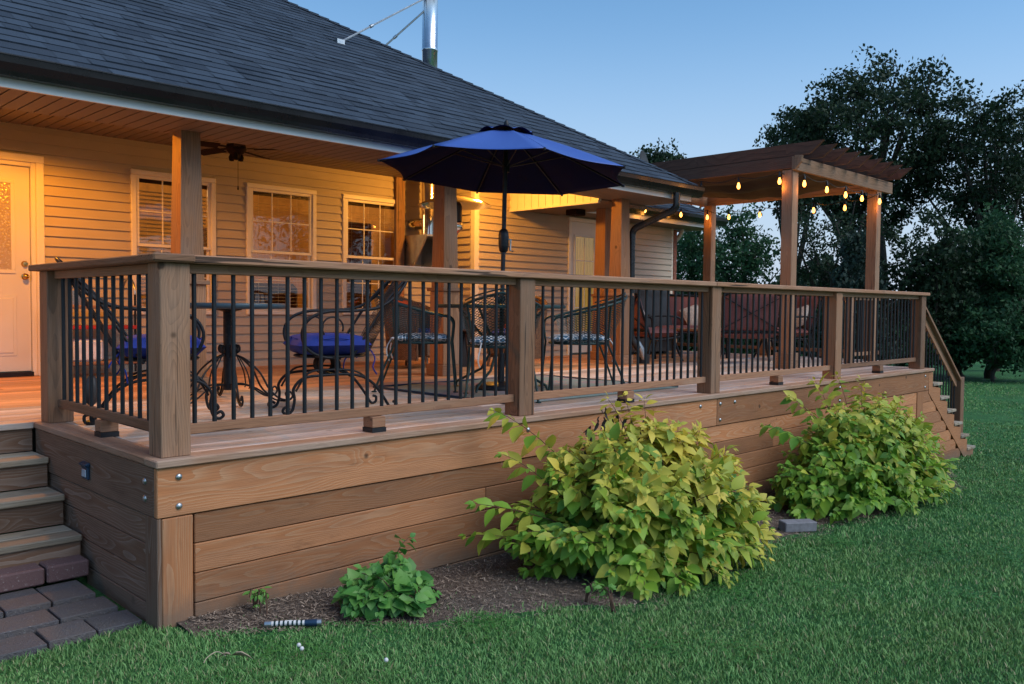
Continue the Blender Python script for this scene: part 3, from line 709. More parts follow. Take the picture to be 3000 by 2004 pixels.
# fascia
m = MB(); m.box(-7, 7.78, 2.335, 2.36, 2.075, 2.27); m.box(7.755, 7.78, 2.36, 4.12, 2.075, 2.27); m.box(7.78, 11.33, 4.125, 4.15, 2.075, 2.27); m.box(11.305, 11.33, 4.15, 12, 2.075, 2.27)
m.build('fascia', 'fascia', house)
def gutter(m, a, b, out):
    a = Vector(a); b = Vector(b); d = (b-a).normalized(); o = Vector(out)
    prof = [(0, .0), (.075, .0), (.085, .03), (.112, .075), (.118, .118), (.128, .118), (.128, .126), (.112, .126), (.1, .085), (.07, .012), (.01, .012), (.01, .12), (0, .12)]
    n = len(m.v)
    for p in (a, b):
        for q in prof: m.v.append(tuple(p + o*q[0] + Vector((0, 0, q[1]))))
    K = len(prof)
    for i in range(K): j = (i+1) % K; m.face((n+i, n+j, n+K+j, n+K+i), None, .5, False)
    m.face([n+i for i in range(K)]); m.face([n+K+i for i in reversed(range(K))])
m = MB(); gutter(m, (-7, 2.335, 2.135), (7.91, 2.335, 2.135), (0, -1, 0)); gutter(m, (7.78, 2.335, 2.135), (7.78, 4.0, 2.135), (1, 0, 0)); m.build('gutter', 'gutter', house)
m = MB(); gutter(m, (7.91, 4.125, 2.135), (11.46, 4.125, 2.135), (0, -1, 0)); gutter(m, (11.33, 4.125, 2.135), (11.33, 9, 2.135), (1, 0, 0)); m.build('gutter', 'gutter', house)
# roofs: shingle courses as real overlapping tabs
def hip_roof(m, xl, xc, yc, z, pit, ridge_y, back_y, valley=None):
    n_ = math.hypot(1, pit); ex = .142/n_; y = yc-.02; nrm = Vector((0, -pit, 1)).normalized(); row = 0
    while y < ridge_y:
        y2 = min(y+ex, ridge_y); xe0, xe1 = xc-(y-yc), xc-(y2-yc)
        x = xl - random.random()*.3
        lo = valley(y) if valley else None
        while x < xe0:
            w = random.choice((.11, .16, .22, .3, .38)); b = x+w; rn = random.random(); h = .012 if random.random() < .42 else .007
            a0, b0 = max(x, xl), b; a1, b1 = a0, b0
            b0 = min(b0, xe0); b1 = min(b1, xe1); a1 = min(a1, xe1)
            if b0 > a0:
                za, zb = z+(y-yc)*pit, z+(y2-yc)*pit
                g = .0012
                A = Vector((a0+g, y, za))+nrm*h; B = Vector((b0-g, y, za))+nrm*h; Cc = Vector((b1-g, y2, zb))+nrm*.001; D = Vector((a1+g, y2, zb))+nrm*.001
                bc = [(p.x, p.y*n_, row*3.1) for p in (A, B, Cc, D)]
                m.poly([A, B, Cc, D], bc, rn)
                m.poly([A-nrm*h, B-nrm*h, B, A], [bc[0], bc[1], bc[1], bc[0]], 0.)
            x = b
        y = y2; row += 1
    zr = z+(ridge_y-yc)*pit; xr = xc-(ridge_y-yc)
    m.poly([(xl, yc, z-.003), (xc, yc, z-.003), (xr, ridge_y, zr-.003), (xl, ridge_y, zr-.003)], None, .2)
    m.poly([(xc, yc, z), (xc, back_y, z), (xr, ridge_y, zr)], None, .5)
    m.poly([(xl, ridge_y, zr), (xr, ridge_y, zr), (xc, back_y, z), (xl, back_y, z)], None, .5)
    m.poly([(xl, yc, z), (xl, ridge_y, zr), (xl, back_y, z)], None, .5)
    # hip caps
    hd = Vector((-1, 1, pit)).normalized(); L = (ridge_y-yc)*math.sqrt(2+pit*pit); s_ = 0; P0 = Vector((xc, yc, z))
    while s_ < L:
        p = P0+hd*s_; q = P0+hd*(s_+.17); rn = random.random(); up_ = Vector((0, 0, .022)); u0 = Vector((0, 0, .010))
        l1 = Vector((-.13, 0, 0)); l2 = Vector((0, .13, 0))
        m.poly([p+l1+up_, p+up_*1.15, q+u0*1.2, q+l1+u0], None, rn); m.poly([p+up_*1.15, p+l2+up_, q+l2+u0, q+u0*1.2], None, rn)
        m.poly([p+l1, p, p+up_*1.15, p+l1+up_], None, 0.)
        s_ += .142
m = MB(); hip_roof(m, -7, 7.80, 2.25, 2.262, .615, 7.6, 13.0); m.build('shingle_roof', 'shingle', house)
m = MB(); hip_roof(m, 7.6, 11.42, 4.05, 2.262, .50, 7.0, 10.0); m.build('shingle_roof', 'shingle', house)
m = MB(); m.box(-7, 7.80, 2.238, 2.262, 2.248, 2.256); m.box(7.9, 11.42, 4.03, 4.06, 2.248, 2.256); m.build('drip_edge', 'downspout', house)

# porch columns
for i, (cx, cy) in enumerate([(1.43, 2.90), (4.15, 2.90), (7.05, 2.90), (7.62, 3.62)]):
    m = MB(); m.box(cx-.135, cx+.135, cy-.135, cy+.135, .0, .115, 'x'); cb = m.build('column_base', 'cedar', house, bevel=.006)
    m = MB(); m.box(cx-.108, cx+.108, cy-.108, cy+.108, .115, .865, 'z'); m.build('column_pedestal', 'cedar', cb, bevel=.004)
    m = MB(); m.box(cx-.132, cx+.132, cy-.132, cy+.132, .865, .90, 'x'); m.build('column_cap', 'cedar', cb, bevel=.004)
    m = MB(); w0, w1 = .098, .078; off = random.random()*9
    for a, b in (((-1, -1), (1, -1)), ((1, -1), (1, 1)), ((1, 1), (-1, 1)), ((-1, 1), (-1, -1))):
        P = [(cx+a[0]*w0, cy+a[1]*w0, .90), (cx+b[0]*w0, cy+b[1]*w0, .90), (cx+b[0]*w1, cy+b[1]*w1, 2.08), (cx+a[0]*w1, cy+a[1]*w1, 2.08)]
        m.poly(P, [(p[2]+off, (p[0]-cx)+.03, (p[1]-cy)+.05) for p in P], .45+.1*i)
    m.build('column_shaft', 'cedar', cb, bevel=0)
# ceiling lamps over the porch
for i, (x, y, e) in enumerate([(-2.0, 4.0, 15), (.55, 3.85, 46), (5.65, 3.85, 34)]):
    m = MB(); m.lathe([(.0, .0), (.075, -.004), (.085, 0)], (x, y, 2.392), 20); ln = m.build('porch_light', 'canlens', house)
    m = MB(); m.lathe([(.086, .003), (.11, .001), (.112, .008)], (x, y, 2.389), 20); m.build('light_trim', 'fascia', ln)
    if i < 2: lamp('porch_lamp', (x, y, 2.36), e*2.5, (1., .34, .012), ln, .05, 'SPOT', (0, 0, 0), R(166), .25)
    else: lamp('porch_lamp', (x, y, 2.30), e*1.9, (1., .42, .05), ln, .06)
m = MB(); m.box(7.30, 7.50, 3.85, 4.05, 1.98, 2.06); m.build('soffit_light_fixture', 'fan', house, bevel=.01)

# downspout on the right column
def bez(P, n=12):
    P = [Vector(p) for p in P]; out = []
    for i in range(n+1):
        t_ = i/n; Q = P[:]
        while len(Q) > 1: Q = [Q[k].lerp(Q[k+1], t_) for k in range(len(Q)-1)]
        out.append(Q[0])
    return out
def spline(P, n=6):                                  # Catmull-Rom through the points
    P = [Vector(p) for p in P]; o = []
    for i in range(len(P)-1):
        a = P[max(i-1, 0)]; b = P[i]; c = P[i+1]; d = P[min(i+2, len(P)-1)]
        for k in range(n):
            t_ = k/n; o.append(.5*((2*b)+(c-a)*t_+(2*a-5*b+4*c-d)*t_*t_+(3*b-a-3*c+d)*t_**3))
    o.append(P[-1]); return o
m = MB(); m.tube([(7.36, 2.27, 2.14), (7.36, 2.27, 2.01)]+bez([(7.36, 2.27, 2.01), (7.36, 2.27, 1.945), (7.34, 2.34, 1.915)], 5)+bez([(7.22, 2.74, 1.745), (7.2, 2.82, 1.715), (7.2, 2.82, 1.64)], 5)+[(7.2, 2.82, 1.58)], .044, 10)
m.tube([(7.2, 2.82, 1.6), (7.2, 2.82, .42)], .038, 8)
m.tube(bez([(7.2, 2.82, .42), (7.2, 2.82, .3), (7.3, 2.78, .2)], 6), [.038, .038, .038, .04, .042, .045, .05], 8)
ds = m.build('downspout', 'downspout', house)
m = MB(); m.tube([(7.29, 2.78, .28), (7.34, 2.76, .18), (7.38, 2.74, .06)], [.03, .045, .05], 10); m.build('downspout_boot', 'dim_metal', ds)
m = MB(); m.lathe([(.075, 0), (.075, .11), (.06, .12), (0, .12)], (7.40, 2.76, 0), 12); m.build('drain_sleeve', 'grey_plastic', ds)
m = MB(); m.tube(bez([(10.95, 4.6, 2.13), (10.97, 4.6, 1.98), (10.9, 4.75, 1.85)], 8), .04, 8); m.build('downspout', 'fascia', house)

# chimney of the wood stove: indoor-outdoor stainless pipe, roof brace rods
CX_, CY_ = 5.60, 4.93
m = MB(); m.lathe([(.098, 1.64), (.098, 2.40)], (CX_, CY_, 0), 24); m.lathe([(.102, 1.98), (.104, 1.99), (.104, 2.01), (.102, 2.02)], (CX_, CY_, 0), 24)
m.tube([(CX_, CY_, 1.80), (CX_-.03, YW-.02, 1.80)], .075, 16)
pipe = m.build('stove_pipe', 'steel', house)
m = MB(); m.box(CX_-.17, CX_+.17, CY_-.17, YW-.02, 1.615, 1.64); m.prism([(CY_-.15, 1.615), (YW-.02, 1.615), (YW-.02, .95)], CX_-.165, CX_-.14, 'yz', 2)
m.prism([(CY_-.15, 1.615), (YW-.02, 1.615), (YW-.02, .95)], CX_+.14, CX_+.165, 'yz', 2); m.build('pipe_bracket', 'dim_metal', pipe)
m = MB(); m.box(CX_-.32, CX_-.18, YW-.07, YW-.018, 0, 2.4, 'z'); m.build('backing_board', 'post', house, bevel=.004)
m = MB(); zr = 2.262+.615*(7.8-CX_)
m.lathe([(.101, zr-.25), (.101, 4.02), (.106, 4.025), (.108, 4.045), (.106, 4.06), (.101, 4.065), (.101, 4.92), (.106, 4.925), (.108, 4.945), (.101, 4.96), (.101, 5.6), (.0, 5.62)], (CX_, CY_, 0), 28)
ch = m.build('chimney', 'chimney_steel', house)
m = MB(); m.lathe([(.16, zr-.2), (.115, zr+.13)], (CX_, CY_, 0), 24); m.build('chimney_flashing', 'brick', ch)
for a in ((4.0, 4.60, 3.72), (5.03, 5.27, 3.97)):
    m = MB(); top = (CX_-.1, CY_-.02, 4.68) if a[0] < 4.5 else (CX_-.09, CY_, 4.53)
    a = Vector(a); m.tube([a, Vector(top)], .012, 6); mid = a.lerp(Vector(top), .33); m.tube([mid, mid+(Vector(top)-a).normalized()*.05], .02, 8)
    m.box(a.x-.05, a.x+.05, a.y-.03, a.y+.05, a.z-.02, a.z+.03); m.build('brace_rod', 'dim_metal', ch)

# satellite dish peeking over the hip
P = W(1880, 492, (Vector((8.3, 5.3, 3))-CAM).dot(fw))
dish = thing('satellite_dish', 'dark round satellite dish peeking over the roof hip beside the pergola', 'dish', tuple(P), R(20))
Md = Matrix.Rotation(R(80), 3, 'X')
m = MB(); m.lathe([(0, .0), (.1, .006), (.2, .03), (.26, .055), (.262, .06), (.2, .036), (.1, .012), (0, .006)], (0, 0, 0), 28, M=Md); m.build('reflector', 'cover', dish)
m = MB(); m.tube([(0, .05, 0), (0, .12, -.1), (0, .12, -.45)], .02, 8); m.build('mast', 'dim_metal', dish)
m = MB(); m.tube([(0, 0, -.24), (0, -.25, -.1), (0, -.3, 0)], .01, 6); m.build('feed_arm', 'dim_metal', dish)

# ------------------------------------------------------------------ deck
deck = thing('deck', 'raised timber deck with reddish weathered skirting boards and carriage bolts', 'deck', (4.7, 2.3, -.8), world_built=True)
m = MB()
XR = 9.58
# picture frame border + boards running along x
mi = MB(); y = .16; rows = []
while y < 5.25:
    rows.append(y); y += .142
def board(a, b, y0, y1, z=0., t_=.036): m.box(a, b, y0, y1, z-t_, z+random.uniform(-.0012, .0012), 'x')
mb = MB(); mb.box(-.045, XR, -.055, .085, -.036, .001, 'x', rn=.6)              # front border
mb.box(-.042, .092, .088, 1.712, -.036, .0015, 'y', rn=.35)            # left border
for y in rows:
    y1 = y+.138
    if y < .09: continue
    x0 = .095 if y < 1.70 else -4.5
    xe = XR if y < 1.0 else 10.72
    if y > YW2-.02: xe = XB+.0
    if y1 > YW-.01: y1 = YW-.012
    x = x0
    while x < xe-.01:
        L = random.choice((2.44, 3.05, 3.66, 4.27)); b = min(x+L, xe)
        if xe-b < .4: b = xe
        (mi if y > 2.5 else m).box(x+.0015, b-.0015, y, y1, -.036, random.uniform(-.0012, .0012), 'x'); x = b
m.box(.093, XR, .088, .157, -.036, 0, 'x')
m.box(-4.5, -.045, 1.70, 1.722, -.036, 0.0005, 'x')
m.build('deck_floor', 'floor', deck, bevel=.0035); mb.build('border_board', 'edge', deck, bevel=.006); mi.build('sheltered_floor', 'floor_in', deck, bevel=.0035)
# front rim boards and skirting
m = MB()
for a, b in ((-.035, 4.62), (4.624, 9.44)): m.box(a, b, -.035, -.0, -.265, -.038, 'x')
m.build('rim_board', 'skirt', deck, bevel=.004)
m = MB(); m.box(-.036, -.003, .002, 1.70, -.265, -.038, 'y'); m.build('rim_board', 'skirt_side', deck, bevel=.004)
m = MB(); z = -.272; k = 0
joints = {0: [3.9, 7.2], 1: [2.0, 5.6], 2: [3.1, 6.8], 3: [4.4], 4: [2.6, 7.4], 5: [5.2], 6: [6], 7: [7]}
for k in range(8):
    z1 = -.272-.1405*k; z0 = z1-.1365
    xa, xb = .142, 9.09
    # the ground falls away: lower boards start further right
    if k >= 4:
        xa = max(.142, (-.80 - z1 + .03)/.046 - .2) if z1 < -.82 else .142
        if xa > 9: break
    seg = [xa]+[j for j in joints[k] if j > xa+.3]+[xb]
    for a, b in zip(seg[:-1], seg[1:]):
        if k == 3: m.box(a+.001, b-.001, -.024, .0, z0-.0, z1, 'x')
        else: m.box(a+.001, b-.001, -.024+random.uniform(-.001, .001), .0, z0, z1, 'x')
    # part beyond the post, cut by the stair stringer
    xs = 9.44 + (-.15-z0)*1.38
    m.box(9.30, max(9.5, xs-.25), -.024, .0, z0, z1, 'x')
m.build('skirting_board', 'skirt', deck, bevel=.004)
m = MB(); m.box(-.012, .132, -.033, .0, -.80, -.27, 'z'); m.build('corner_trim', 'skirt', deck, bevel=.004)
m = MB(); m.box(9.09, 9.29, -.033, .0, -1.22, -.27, 'z'); m.build('corner_trim', 'skirt', deck, bevel=.004)
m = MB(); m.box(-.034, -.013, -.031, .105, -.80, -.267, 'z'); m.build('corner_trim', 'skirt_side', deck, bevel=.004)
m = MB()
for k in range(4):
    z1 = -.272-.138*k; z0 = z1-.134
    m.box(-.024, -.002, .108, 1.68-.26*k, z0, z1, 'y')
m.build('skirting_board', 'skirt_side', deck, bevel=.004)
m = MB(); m.box(.3, 9.3, .12, .16, -1.3, -.3, 'x'); m.box(.12, .16, .3, 1.5, -1.1, -.3, 'y'); m.build('inner_frame', 'darkwood', deck)
m = MB(); m.box(9.44, 10.72, 1.0, 1.03, -1.35, -.04, 'x'); m.box(10.69, 10.72, 1.03, 4.64, -1.4, -.04, 'y'); m.box(9.40, 9.44, .0, 1.0, -1.3, -.04, 'y'); m.build('rim_board', 'skirt_side', deck)
# bolts
Mx = Matrix.Rotation(R(90), 3, 'X'); My = Matrix.Rotation(R(-90), 3, 'Y')
bp = [0.0]
bolt_prof = [(.016, 0), (.016, .003), (.013, .007), (.007, .010), (0, .011)]
for x in (.065, 2.36, 4.37, 4.67, 4.9, 6.95, 9.32):
    for z in (-.085, -.22):
        if x in (4.37, 4.9) and z < -.2: continue
        b = MB(); b.lathe(bolt_prof, (x, -.035, z), 12, M=Mx); b.build('carriage_bolt', 'dim_metal', deck)
for z in (-.11, -.19):
    b = MB(); b.lathe(bolt_prof, (-.036, .095, z), 12, M=My); b.build('carriage_bolt', 'dim_metal', deck)

lt = thing('step_light', 'small navy step light fixed to the deck side board by the stairs', 'light', (-.036, .845, -.17))
m = MB(); m.box(-.014, 0, -.045, .045, -.04, .04); m.prism([(-.03, .04), (0, .05), (0, .03), (-.014, .02)], -.05, .05, 'xz', 1); m.build('housing', 'navy_box', lt, bevel=.004)
m = MB(); m.box(-.018, -.0145, -.03, .03, -.028, .012); m.build('lens', 'clear_lens', lt, bevel=.002)

# ------------------------------------------------------------------ left stairs
st = thing('entry_stairs', 'weathered timber steps on the left leading up to the white door', 'stairs', (-1.5, 1.2, -.75), world_built=True)
for i, (yn, z) in enumerate(((1.43, -.172), (1.165, -.342), (.90, -.512))):
    m = MB(); m.box(-3.6, -.044, yn, yn+.137, z-.036, z, 'x'); m.box(-3.6, -.044, yn+.142, yn+.285, z-.036, z-.001, 'x'); m.build('tread', 'tread', st, bevel=.006)
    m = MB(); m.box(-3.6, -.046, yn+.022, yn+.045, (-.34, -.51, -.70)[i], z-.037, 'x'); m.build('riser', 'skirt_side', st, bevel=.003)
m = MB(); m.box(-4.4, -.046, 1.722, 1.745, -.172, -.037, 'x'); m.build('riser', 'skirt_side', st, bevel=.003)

# ------------------------------------------------------------------ railings
RH = .93
def rail_run(root, a, b, n, wood='rail', under=True, foot=True, z=0., dzl=0., rb=.0108, top=True):
    """rail between two posts: a, b = (x, y) of the post faces; n balusters; dzl = drop over the run (stairs)"""
    a = Vector((a[0], a[1], z)); b = Vector((b[0], b[1], z-dzl)); u_ = Vector((0, 0, 1))
    m = MB(); m.beam(a+u_*(RH-.038-.0225), b+u_*(RH-.038-.0225), .06, .045); m.build('sub_rail', wood, root, bevel=.003)
    m = MB(); m.beam(a+u_*.115, b+u_*.115, .038, .05); m.build('bottom_rail', wood, root, bevel=.003)
    for k in range(n):
        t_ = (k+.5)/n; p = a.lerp(b, t_)
        m = MB(); m.tube([p+u_*.13, p+u_*(RH-.07)], rb, 10); m.build('baluster', 'black', root)
    if foot:
        p = a.lerp(b, .5); m = MB(); m.box(p.x-.045, p.x+.045, p.y-.045, p.y+.045, z+.028, z+.088, 'x'); fb = m.build('foot_block', wood, root, bevel=.003)
        m = MB(); m.box(p.x-.047, p.x+.047, p.y-.047, p.y+.047, z+.001, z+.027); m.build('foot_pad', 'black', fb)
def post(root, x, y, h=RH-.038, z0=0., w=.14, wood='post'):
    m = MB(); m.box(x, x+w, y, y+w, z0, h, 'z'); return m.build('post', wood, root, bevel=.005)
fr = thing('deck_railing', 'long front deck railing with grey timber posts and thin black balusters', 'railing', (4.7, .07, 0), world_built=True)
PX = [0.0, 2.316, 4.581, 6.912, 9.25]
for x in PX: post(fr, x, 0)
for i in range(4): rail_run(fr, (PX[i]+.14, .07), (PX[i+1], .07), 22)
segs = [(-.035, 4.6), (4.604, 9.44)]
for a, b in segs:
    m = MB(); m.box(a, b, -.028, .145, RH-.038, RH, 'x'); m.build('cap_rail', 'rail', fr, bevel=.006)
er = thing('deck_railing', 'short end railing of the deck beside the entry steps', 'railing', (.07, .9, 0), world_built=True)
post(er, 0., 1.58); rail_run(er, (.07, .14), (.07, 1.58), 13)
m = MB(); m.box(-.037, .147, .147, 1.80, RH-.038, RH-.001, 'y'); m.build('cap_rail', 'rail', er, bevel=.006)
m = MB(); m.box(-.044, .152, -.037, .146, RH-.037, RH+.002, 'x'); m.build('cap_rail', 'post', fr, bevel=.008)
# far railing round the pergola corner
br = thing('deck_railing', 'far railing with black balusters behind the red lounge chairs', 'railing', (10.6, 2.8, 0), world_built=True)
post(br, 10.55, 4.48); post(br, 10.55, 2.75)
rail_run(br, (10.62, 1.05), (10.62, 2.75), 16, foot=True); rail_run(br, (10.62, 2.89), (10.62, 4.48), 15)
m = MB(); m.box(10.53, 10.72, 1.03, 4.63, RH-.038, RH, 'y'); m.build('cap_rail', 'rail', br, bevel=.005)
nr = thing('deck_railing', 'short railing between the stair head and the right pergola post', 'railing', (10, 1.1, 0), world_built=True)
post(nr, 9.62, 1.03, w=.09); rail_run(nr, (9.71, 1.08), (10.36, 1.08), 7, foot=False)
m = MB(); m.box(9.60, 10.36, 1.01, 1.15, RH-.038, RH, 'x'); m.build('cap_rail', 'rail', nr, bevel=.005)

# ------------------------------------------------------------------ right stairs
rs = thing('deck_stairs', 'timber stairs descending to the lawn at the right end of the deck', 'stairs', (10.3, .5, -1.2), world_built=True)
NS = 6
for k in range(1, NS+1):
    x0 = 9.63+.27*(k-1); z = -.19*k
    m = MB(); m.box(x0-.03, x0+.105, -.045, 1.0, z-.036, z, 'y'); m.box(x0+.11, x0+.275, -.045, 1.0, z-.036, z, 'y'); m.build('tread', 'tread', rs, bevel=.005)
    m = MB(); m.box(x0-.03, x0-.008, -.005, .97, z+.001, z+.15, 'y'); m.build('riser', 'skirt_side', rs)
def stringer(y0, y1, name='stringer'):
    pts = [(9.45, -.05)]
    for k in range(1, NS+1):
        x0 = 9.60+.27*(k-1); pts += [(x0, -.19*k-.037+.19-.037 if k > 1 else -.05), (x0, -.19*k-.038)]
    xe = 9.60+.27*NS; pts += [(xe, -.19*NS-.038), (xe-.02, -1.30), (xe-.25, -1.345), (9.47, -.30)]
    m = MB(); m.prism(pts, y0, y1, 'xz', 0, .5); return m.build(name, 'skirt', rs)
stringer(-.030, .008); stringer(.93, .968)
m = MB()
z = -.272
for k in range(7):
    z1 = -.272-.1405*k; z0 = max(z1-.1365, -1.32)
    xs1 = 9.46+(-.30-z1)*1.30+.0; xs0 = 9.46+(-.30-z0)*1.30
    xs1 = max(xs1, 9.305)
    m.prism([(9.30, z0), (max(xs0, 9.32), z0), (max(xs1, 9.32), z1), (9.30, z1)], -.022+.0, .004, 'xz', 0)
m.build('skirting_board', 'skirt', rs)
sr = thing('stair_railing', 'sloping railing with black balusters beside the right stairs', 'railing', (10.1, .1, -.3), world_built=True)
nx = 10.93; drop = (nx-9.40)*.704
m = MB(); m.box(nx, nx+.14, .06, .20, -1.30, -.19, 'z'); m.build('newel_post', 'post', sr, bevel=.005)
a = Vector((9.39, .13, RH-.06)); b = Vector((nx+.10, .13, RH-.06-(nx+.1-9.39)*.704))
m = MB(); m.beam(a, b, .14, .036); m.build('cap_rail', 'rail', sr, bevel=.005)
m = MB(); m.beam(a-Vector((0, 0, .075)), Vector((nx, .13, b.z-.075+.07)), .038, .089); m.build('sub_rail', 'rail', sr, bevel=.003)
lo = Vector((9.42, .13, .07)); hi = Vector((nx, .13, .07-(nx-9.42)*.704))
m = MB(); m.beam(lo, hi, .038, .05); m.build('bottom_rail', 'rail', sr, bevel=.003)
for k in range(14):
    t_ = (k+.6)/14; p = lo.lerp(hi, t_); m = MB(); m.tube([p, (p.x, p.y, p.z+RH-.20)], .0095, 8); m.build('baluster', 'black', sr)

# ------------------------------------------------------------------ pergola
pg = thing('pergola', 'cedar pergola with slatted rafters and brown shade cloth at the deck corner', 'pergola', (9.2, 2.4, 0), world_built=True)
PA, PB, PC, PD = (7.97, 1.05), (10.37, 1.03), (10.37, 3.66), (7.97, 3.66)
for i, (x, y) in enumerate((PA, PB, PC)):
    m = MB(); m.box(x, x+.14, y, y+.14, .0, 2.37, 'z', rn=.6); p_ = m.build('pergola_post', 'pergola', pg, bevel=.005)
    m = MB(); m.box(x-.04, x+.18, y-.04, y, .0, .19, 'x'); m.box(x-.04, x+.18, y+.14, y+.18, .0, .19, 'x'); m.box(x-.04, x, y, y+.14, 0, .19, 'y'); m.box(x+.14, x+.18, y, y+.14, 0, .19, 'y')
    if i == 0: m.build('post_skirt', 'pergola', p_, bevel=.004)
m = MB(); m.box(7.93, 10.85, 1.012, 1.05, 2.36, 2.52, 'x'); m.build('beam', 'pergola', pg, bevel=.005)
m = MB(); m.box(7.93, 10.6, 3.80, 3.838, 2.36, 2.52, 'x'); m.build('beam', 'pergola', pg, bevel=.005)
m = MB(); m.box(7.97, 8.01, .99, 3.95, 2.385, 2.53, 'y'); m.build('beam', 'darkwood', pg, bevel=.005)
m = MB(); m.box(10.47, 10.51, 1.055, 3.95, 2.37, 2.52, 'y'); m.build('beam', 'pergola', pg, bevel=.005)
for x, y in (PA, PB):
    m = MB(); m.prism([(y-.13, 2.52), (y-.12, 2.45), (y-.04, 2.36), (y-.04, 2.53)], x-.045, x-.004, 'yz', 1); 
    if x < 9: m.build('beam_end', 'pergola', pg)
NRA = 9
for k in range(NRA):
    x = 7.99+.335*k
    m = MB(); y0 = .68; zt, zb = 2.675, 2.535
    m.prism([(y0, zt), (y0+.17, zb), (4.15, zb), (4.3, zt)], x-.019, x+.019, 'yz', 1, random.uniform(.3, .7)); m.build('rafter', 'darkwood', pg)
m = MB()
def shade(u, v):
    return (8.02+2.42*u, 1.07+2.65*v, 2.50-.10*math.sin(u*math.pi*3)**2*math.sin(v*math.pi)-.05*math.sin(v*math.pi)+.015*math.sin(v*23+u*9))
m.grid(shade, 30, 30); m.build('shade_cloth', 'shade', pg)

# string lights: cable + bulbs with sockets
sg = thing('string_lights', 'string of warm globe bulbs hung around the pergola and over to the house', 'string lights', (9, 2, 2.3), world_built=True)
bulbs = [(8.0, 2.33, 2.24), (8.0, 1.79, 2.24), (7.93, 1.20, 2.235), (8.16, 1.0, 2.21), (8.76, 1.0, 2.20), (9.30, 1.0, 2.19), (9.80, 1.0, 2.19), (10.33, .98, 2.20)]
back = [(10.25, 1.43, 2.14), (10.25, 1.89, 2.14), (10.28, 2.76, 2.14), (10.28, 3.29, 2.14), (10.25, 3.66, 2.16), (9.9, 3.92, 2.19), (9.1, 4.03, 2.20)]
def bulb(p, big=True):
    x, y, z = p; r = .030 if big else .024
    m = MB(); m.lathe([(.0, -.032), (.012, -.028), (.020, -.012), (.021, .0), (.017, .022), (.011, .04), (.011, .05)], (x, y, z), 20)
    b = m.build('bulb', 'glow', sg)
    m = MB(); m.lathe([(.015, .046), (.017, .05), (.017, .085), (.010, .095), (.004, .12)], (x, y, z), 10); m.build('socket', 'tray', b)
    m = MB(); m.tube([(x, y, z-.02), (x, y, z+.02)], .005, 6); m.build('filament', 'filament', b)
    return b
for i, p in enumerate(bulbs+back): bulb(p)
for i, p in enumerate(bulbs+back):
    if True: 
        l = lamp('bulb_light', (p[0], p[1], p[2]-.07), .65, (1., .36, .05), sg, .03)
def cable(pts, sag):
    out_ = []
    for a, b in zip(pts[:-1], pts[1:]):
        for k in range(10):
            t_ = k/10; out_.append((a[0]+(b[0]-a[0])*t_, a[1]+(b[1]-a[1])*t_, a[2]+(b[2]-a[2])*t_-sag*4*t_*(1-t_)))
    out_.append(pts[-1]); return out_
tops = [(8.0, 2.9, 2.36)]+[(x, y, z+.12) for x, y, z in bulbs]
m = MB(); m.tube(cable(tops, .045), .005, 5)
m.tube(cable([(x, y, z+.12) for x, y, z in [bulbs[-1]]+back]+[(8.2, 4.1, 2.36)], .05), .005, 5)
m.build('cable', 'tray', sg)

# ------------------------------------------------------------------ furniture
def circ(c, r, n=16, ax='z', a0=0, a1=360):
    o = []
    for k in range(n+1):
        a = R(a0+(a1-a0)*k/n); q = {'z': (r*math.cos(a), r*math.sin(a), 0), 'y': (r*math.cos(a), 0, r*math.sin(a)), 'x': (0, r*math.cos(a), r*math.sin(a))}[ax]
        o.append((c[0]+q[0], c[1]+q[1], c[2]+q[2]))
    return o
# umbrella
UX, UY, UZ, UR, UROT, TX, TY = 3.563, 1.415, 1.848, 1.085, 3.414, -.0537, .0058
um = thing('patio_umbrella', 'open navy blue patio umbrella standing through the green table', 'umbrella', (3.45, 1.35, 0), world_built=True)
def uc(r, a, z): x, y = r*math.cos(a), r*math.sin(a); return Vector((UX+x, UY+y, UZ+z+TX*x+TY*y))
def prof(r): q = r/UR; return .37*(1-q**1.18)
m = MB()
for k in range(8):
    a0, a1 = UROT+k*math.pi/4, UROT+(k+1)*math.pi/4
    def fn(u, v):
        r = .13+(UR-.13)*v
        p = uc(r, a0, prof(r)).lerp(uc(r, a1, prof(r)), u); s_ = math.sin(u*math.pi)
        p.z -= .028*s_*math.sin(v*math.pi*.9)
        c = uc(0, 0, 0); inw = (Vector((c.x, c.y, p.z))-p); p += inw*.06*s_*v**3
        return p
    m.grid(fn, 10, 12, True)
def two_sided(o):                                    # navy canvas on top; underside's shade put into a darker colour
    o.data.materials.clear(); o.data.materials.append(MAT['underside_shade']); o.data.materials.append(MAT['canvas'])
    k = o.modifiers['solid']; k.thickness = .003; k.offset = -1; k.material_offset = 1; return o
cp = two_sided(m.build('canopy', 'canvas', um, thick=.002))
m = MB()
for k in range(8):
    a0, a1 = UROT+k*math.pi/4, UROT+(k+1)*math.pi/4
    def fv(u, v):
        r = .01+.23*v; p = uc(r, a0, .393-.29*r).lerp(uc(r, a1, .393-.29*r), u); p.z += .028*math.sin(u*math.pi)*v**2+.004; return p
    m.grid(fv, 8, 4, True)
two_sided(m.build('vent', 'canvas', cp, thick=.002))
m = MB(); m.lathe([(.02, 0), (.026, .02), (.02, .05), (0, .07)], tuple(uc(0, 0, .388)), 12); m.build('finial', 'black', cp)
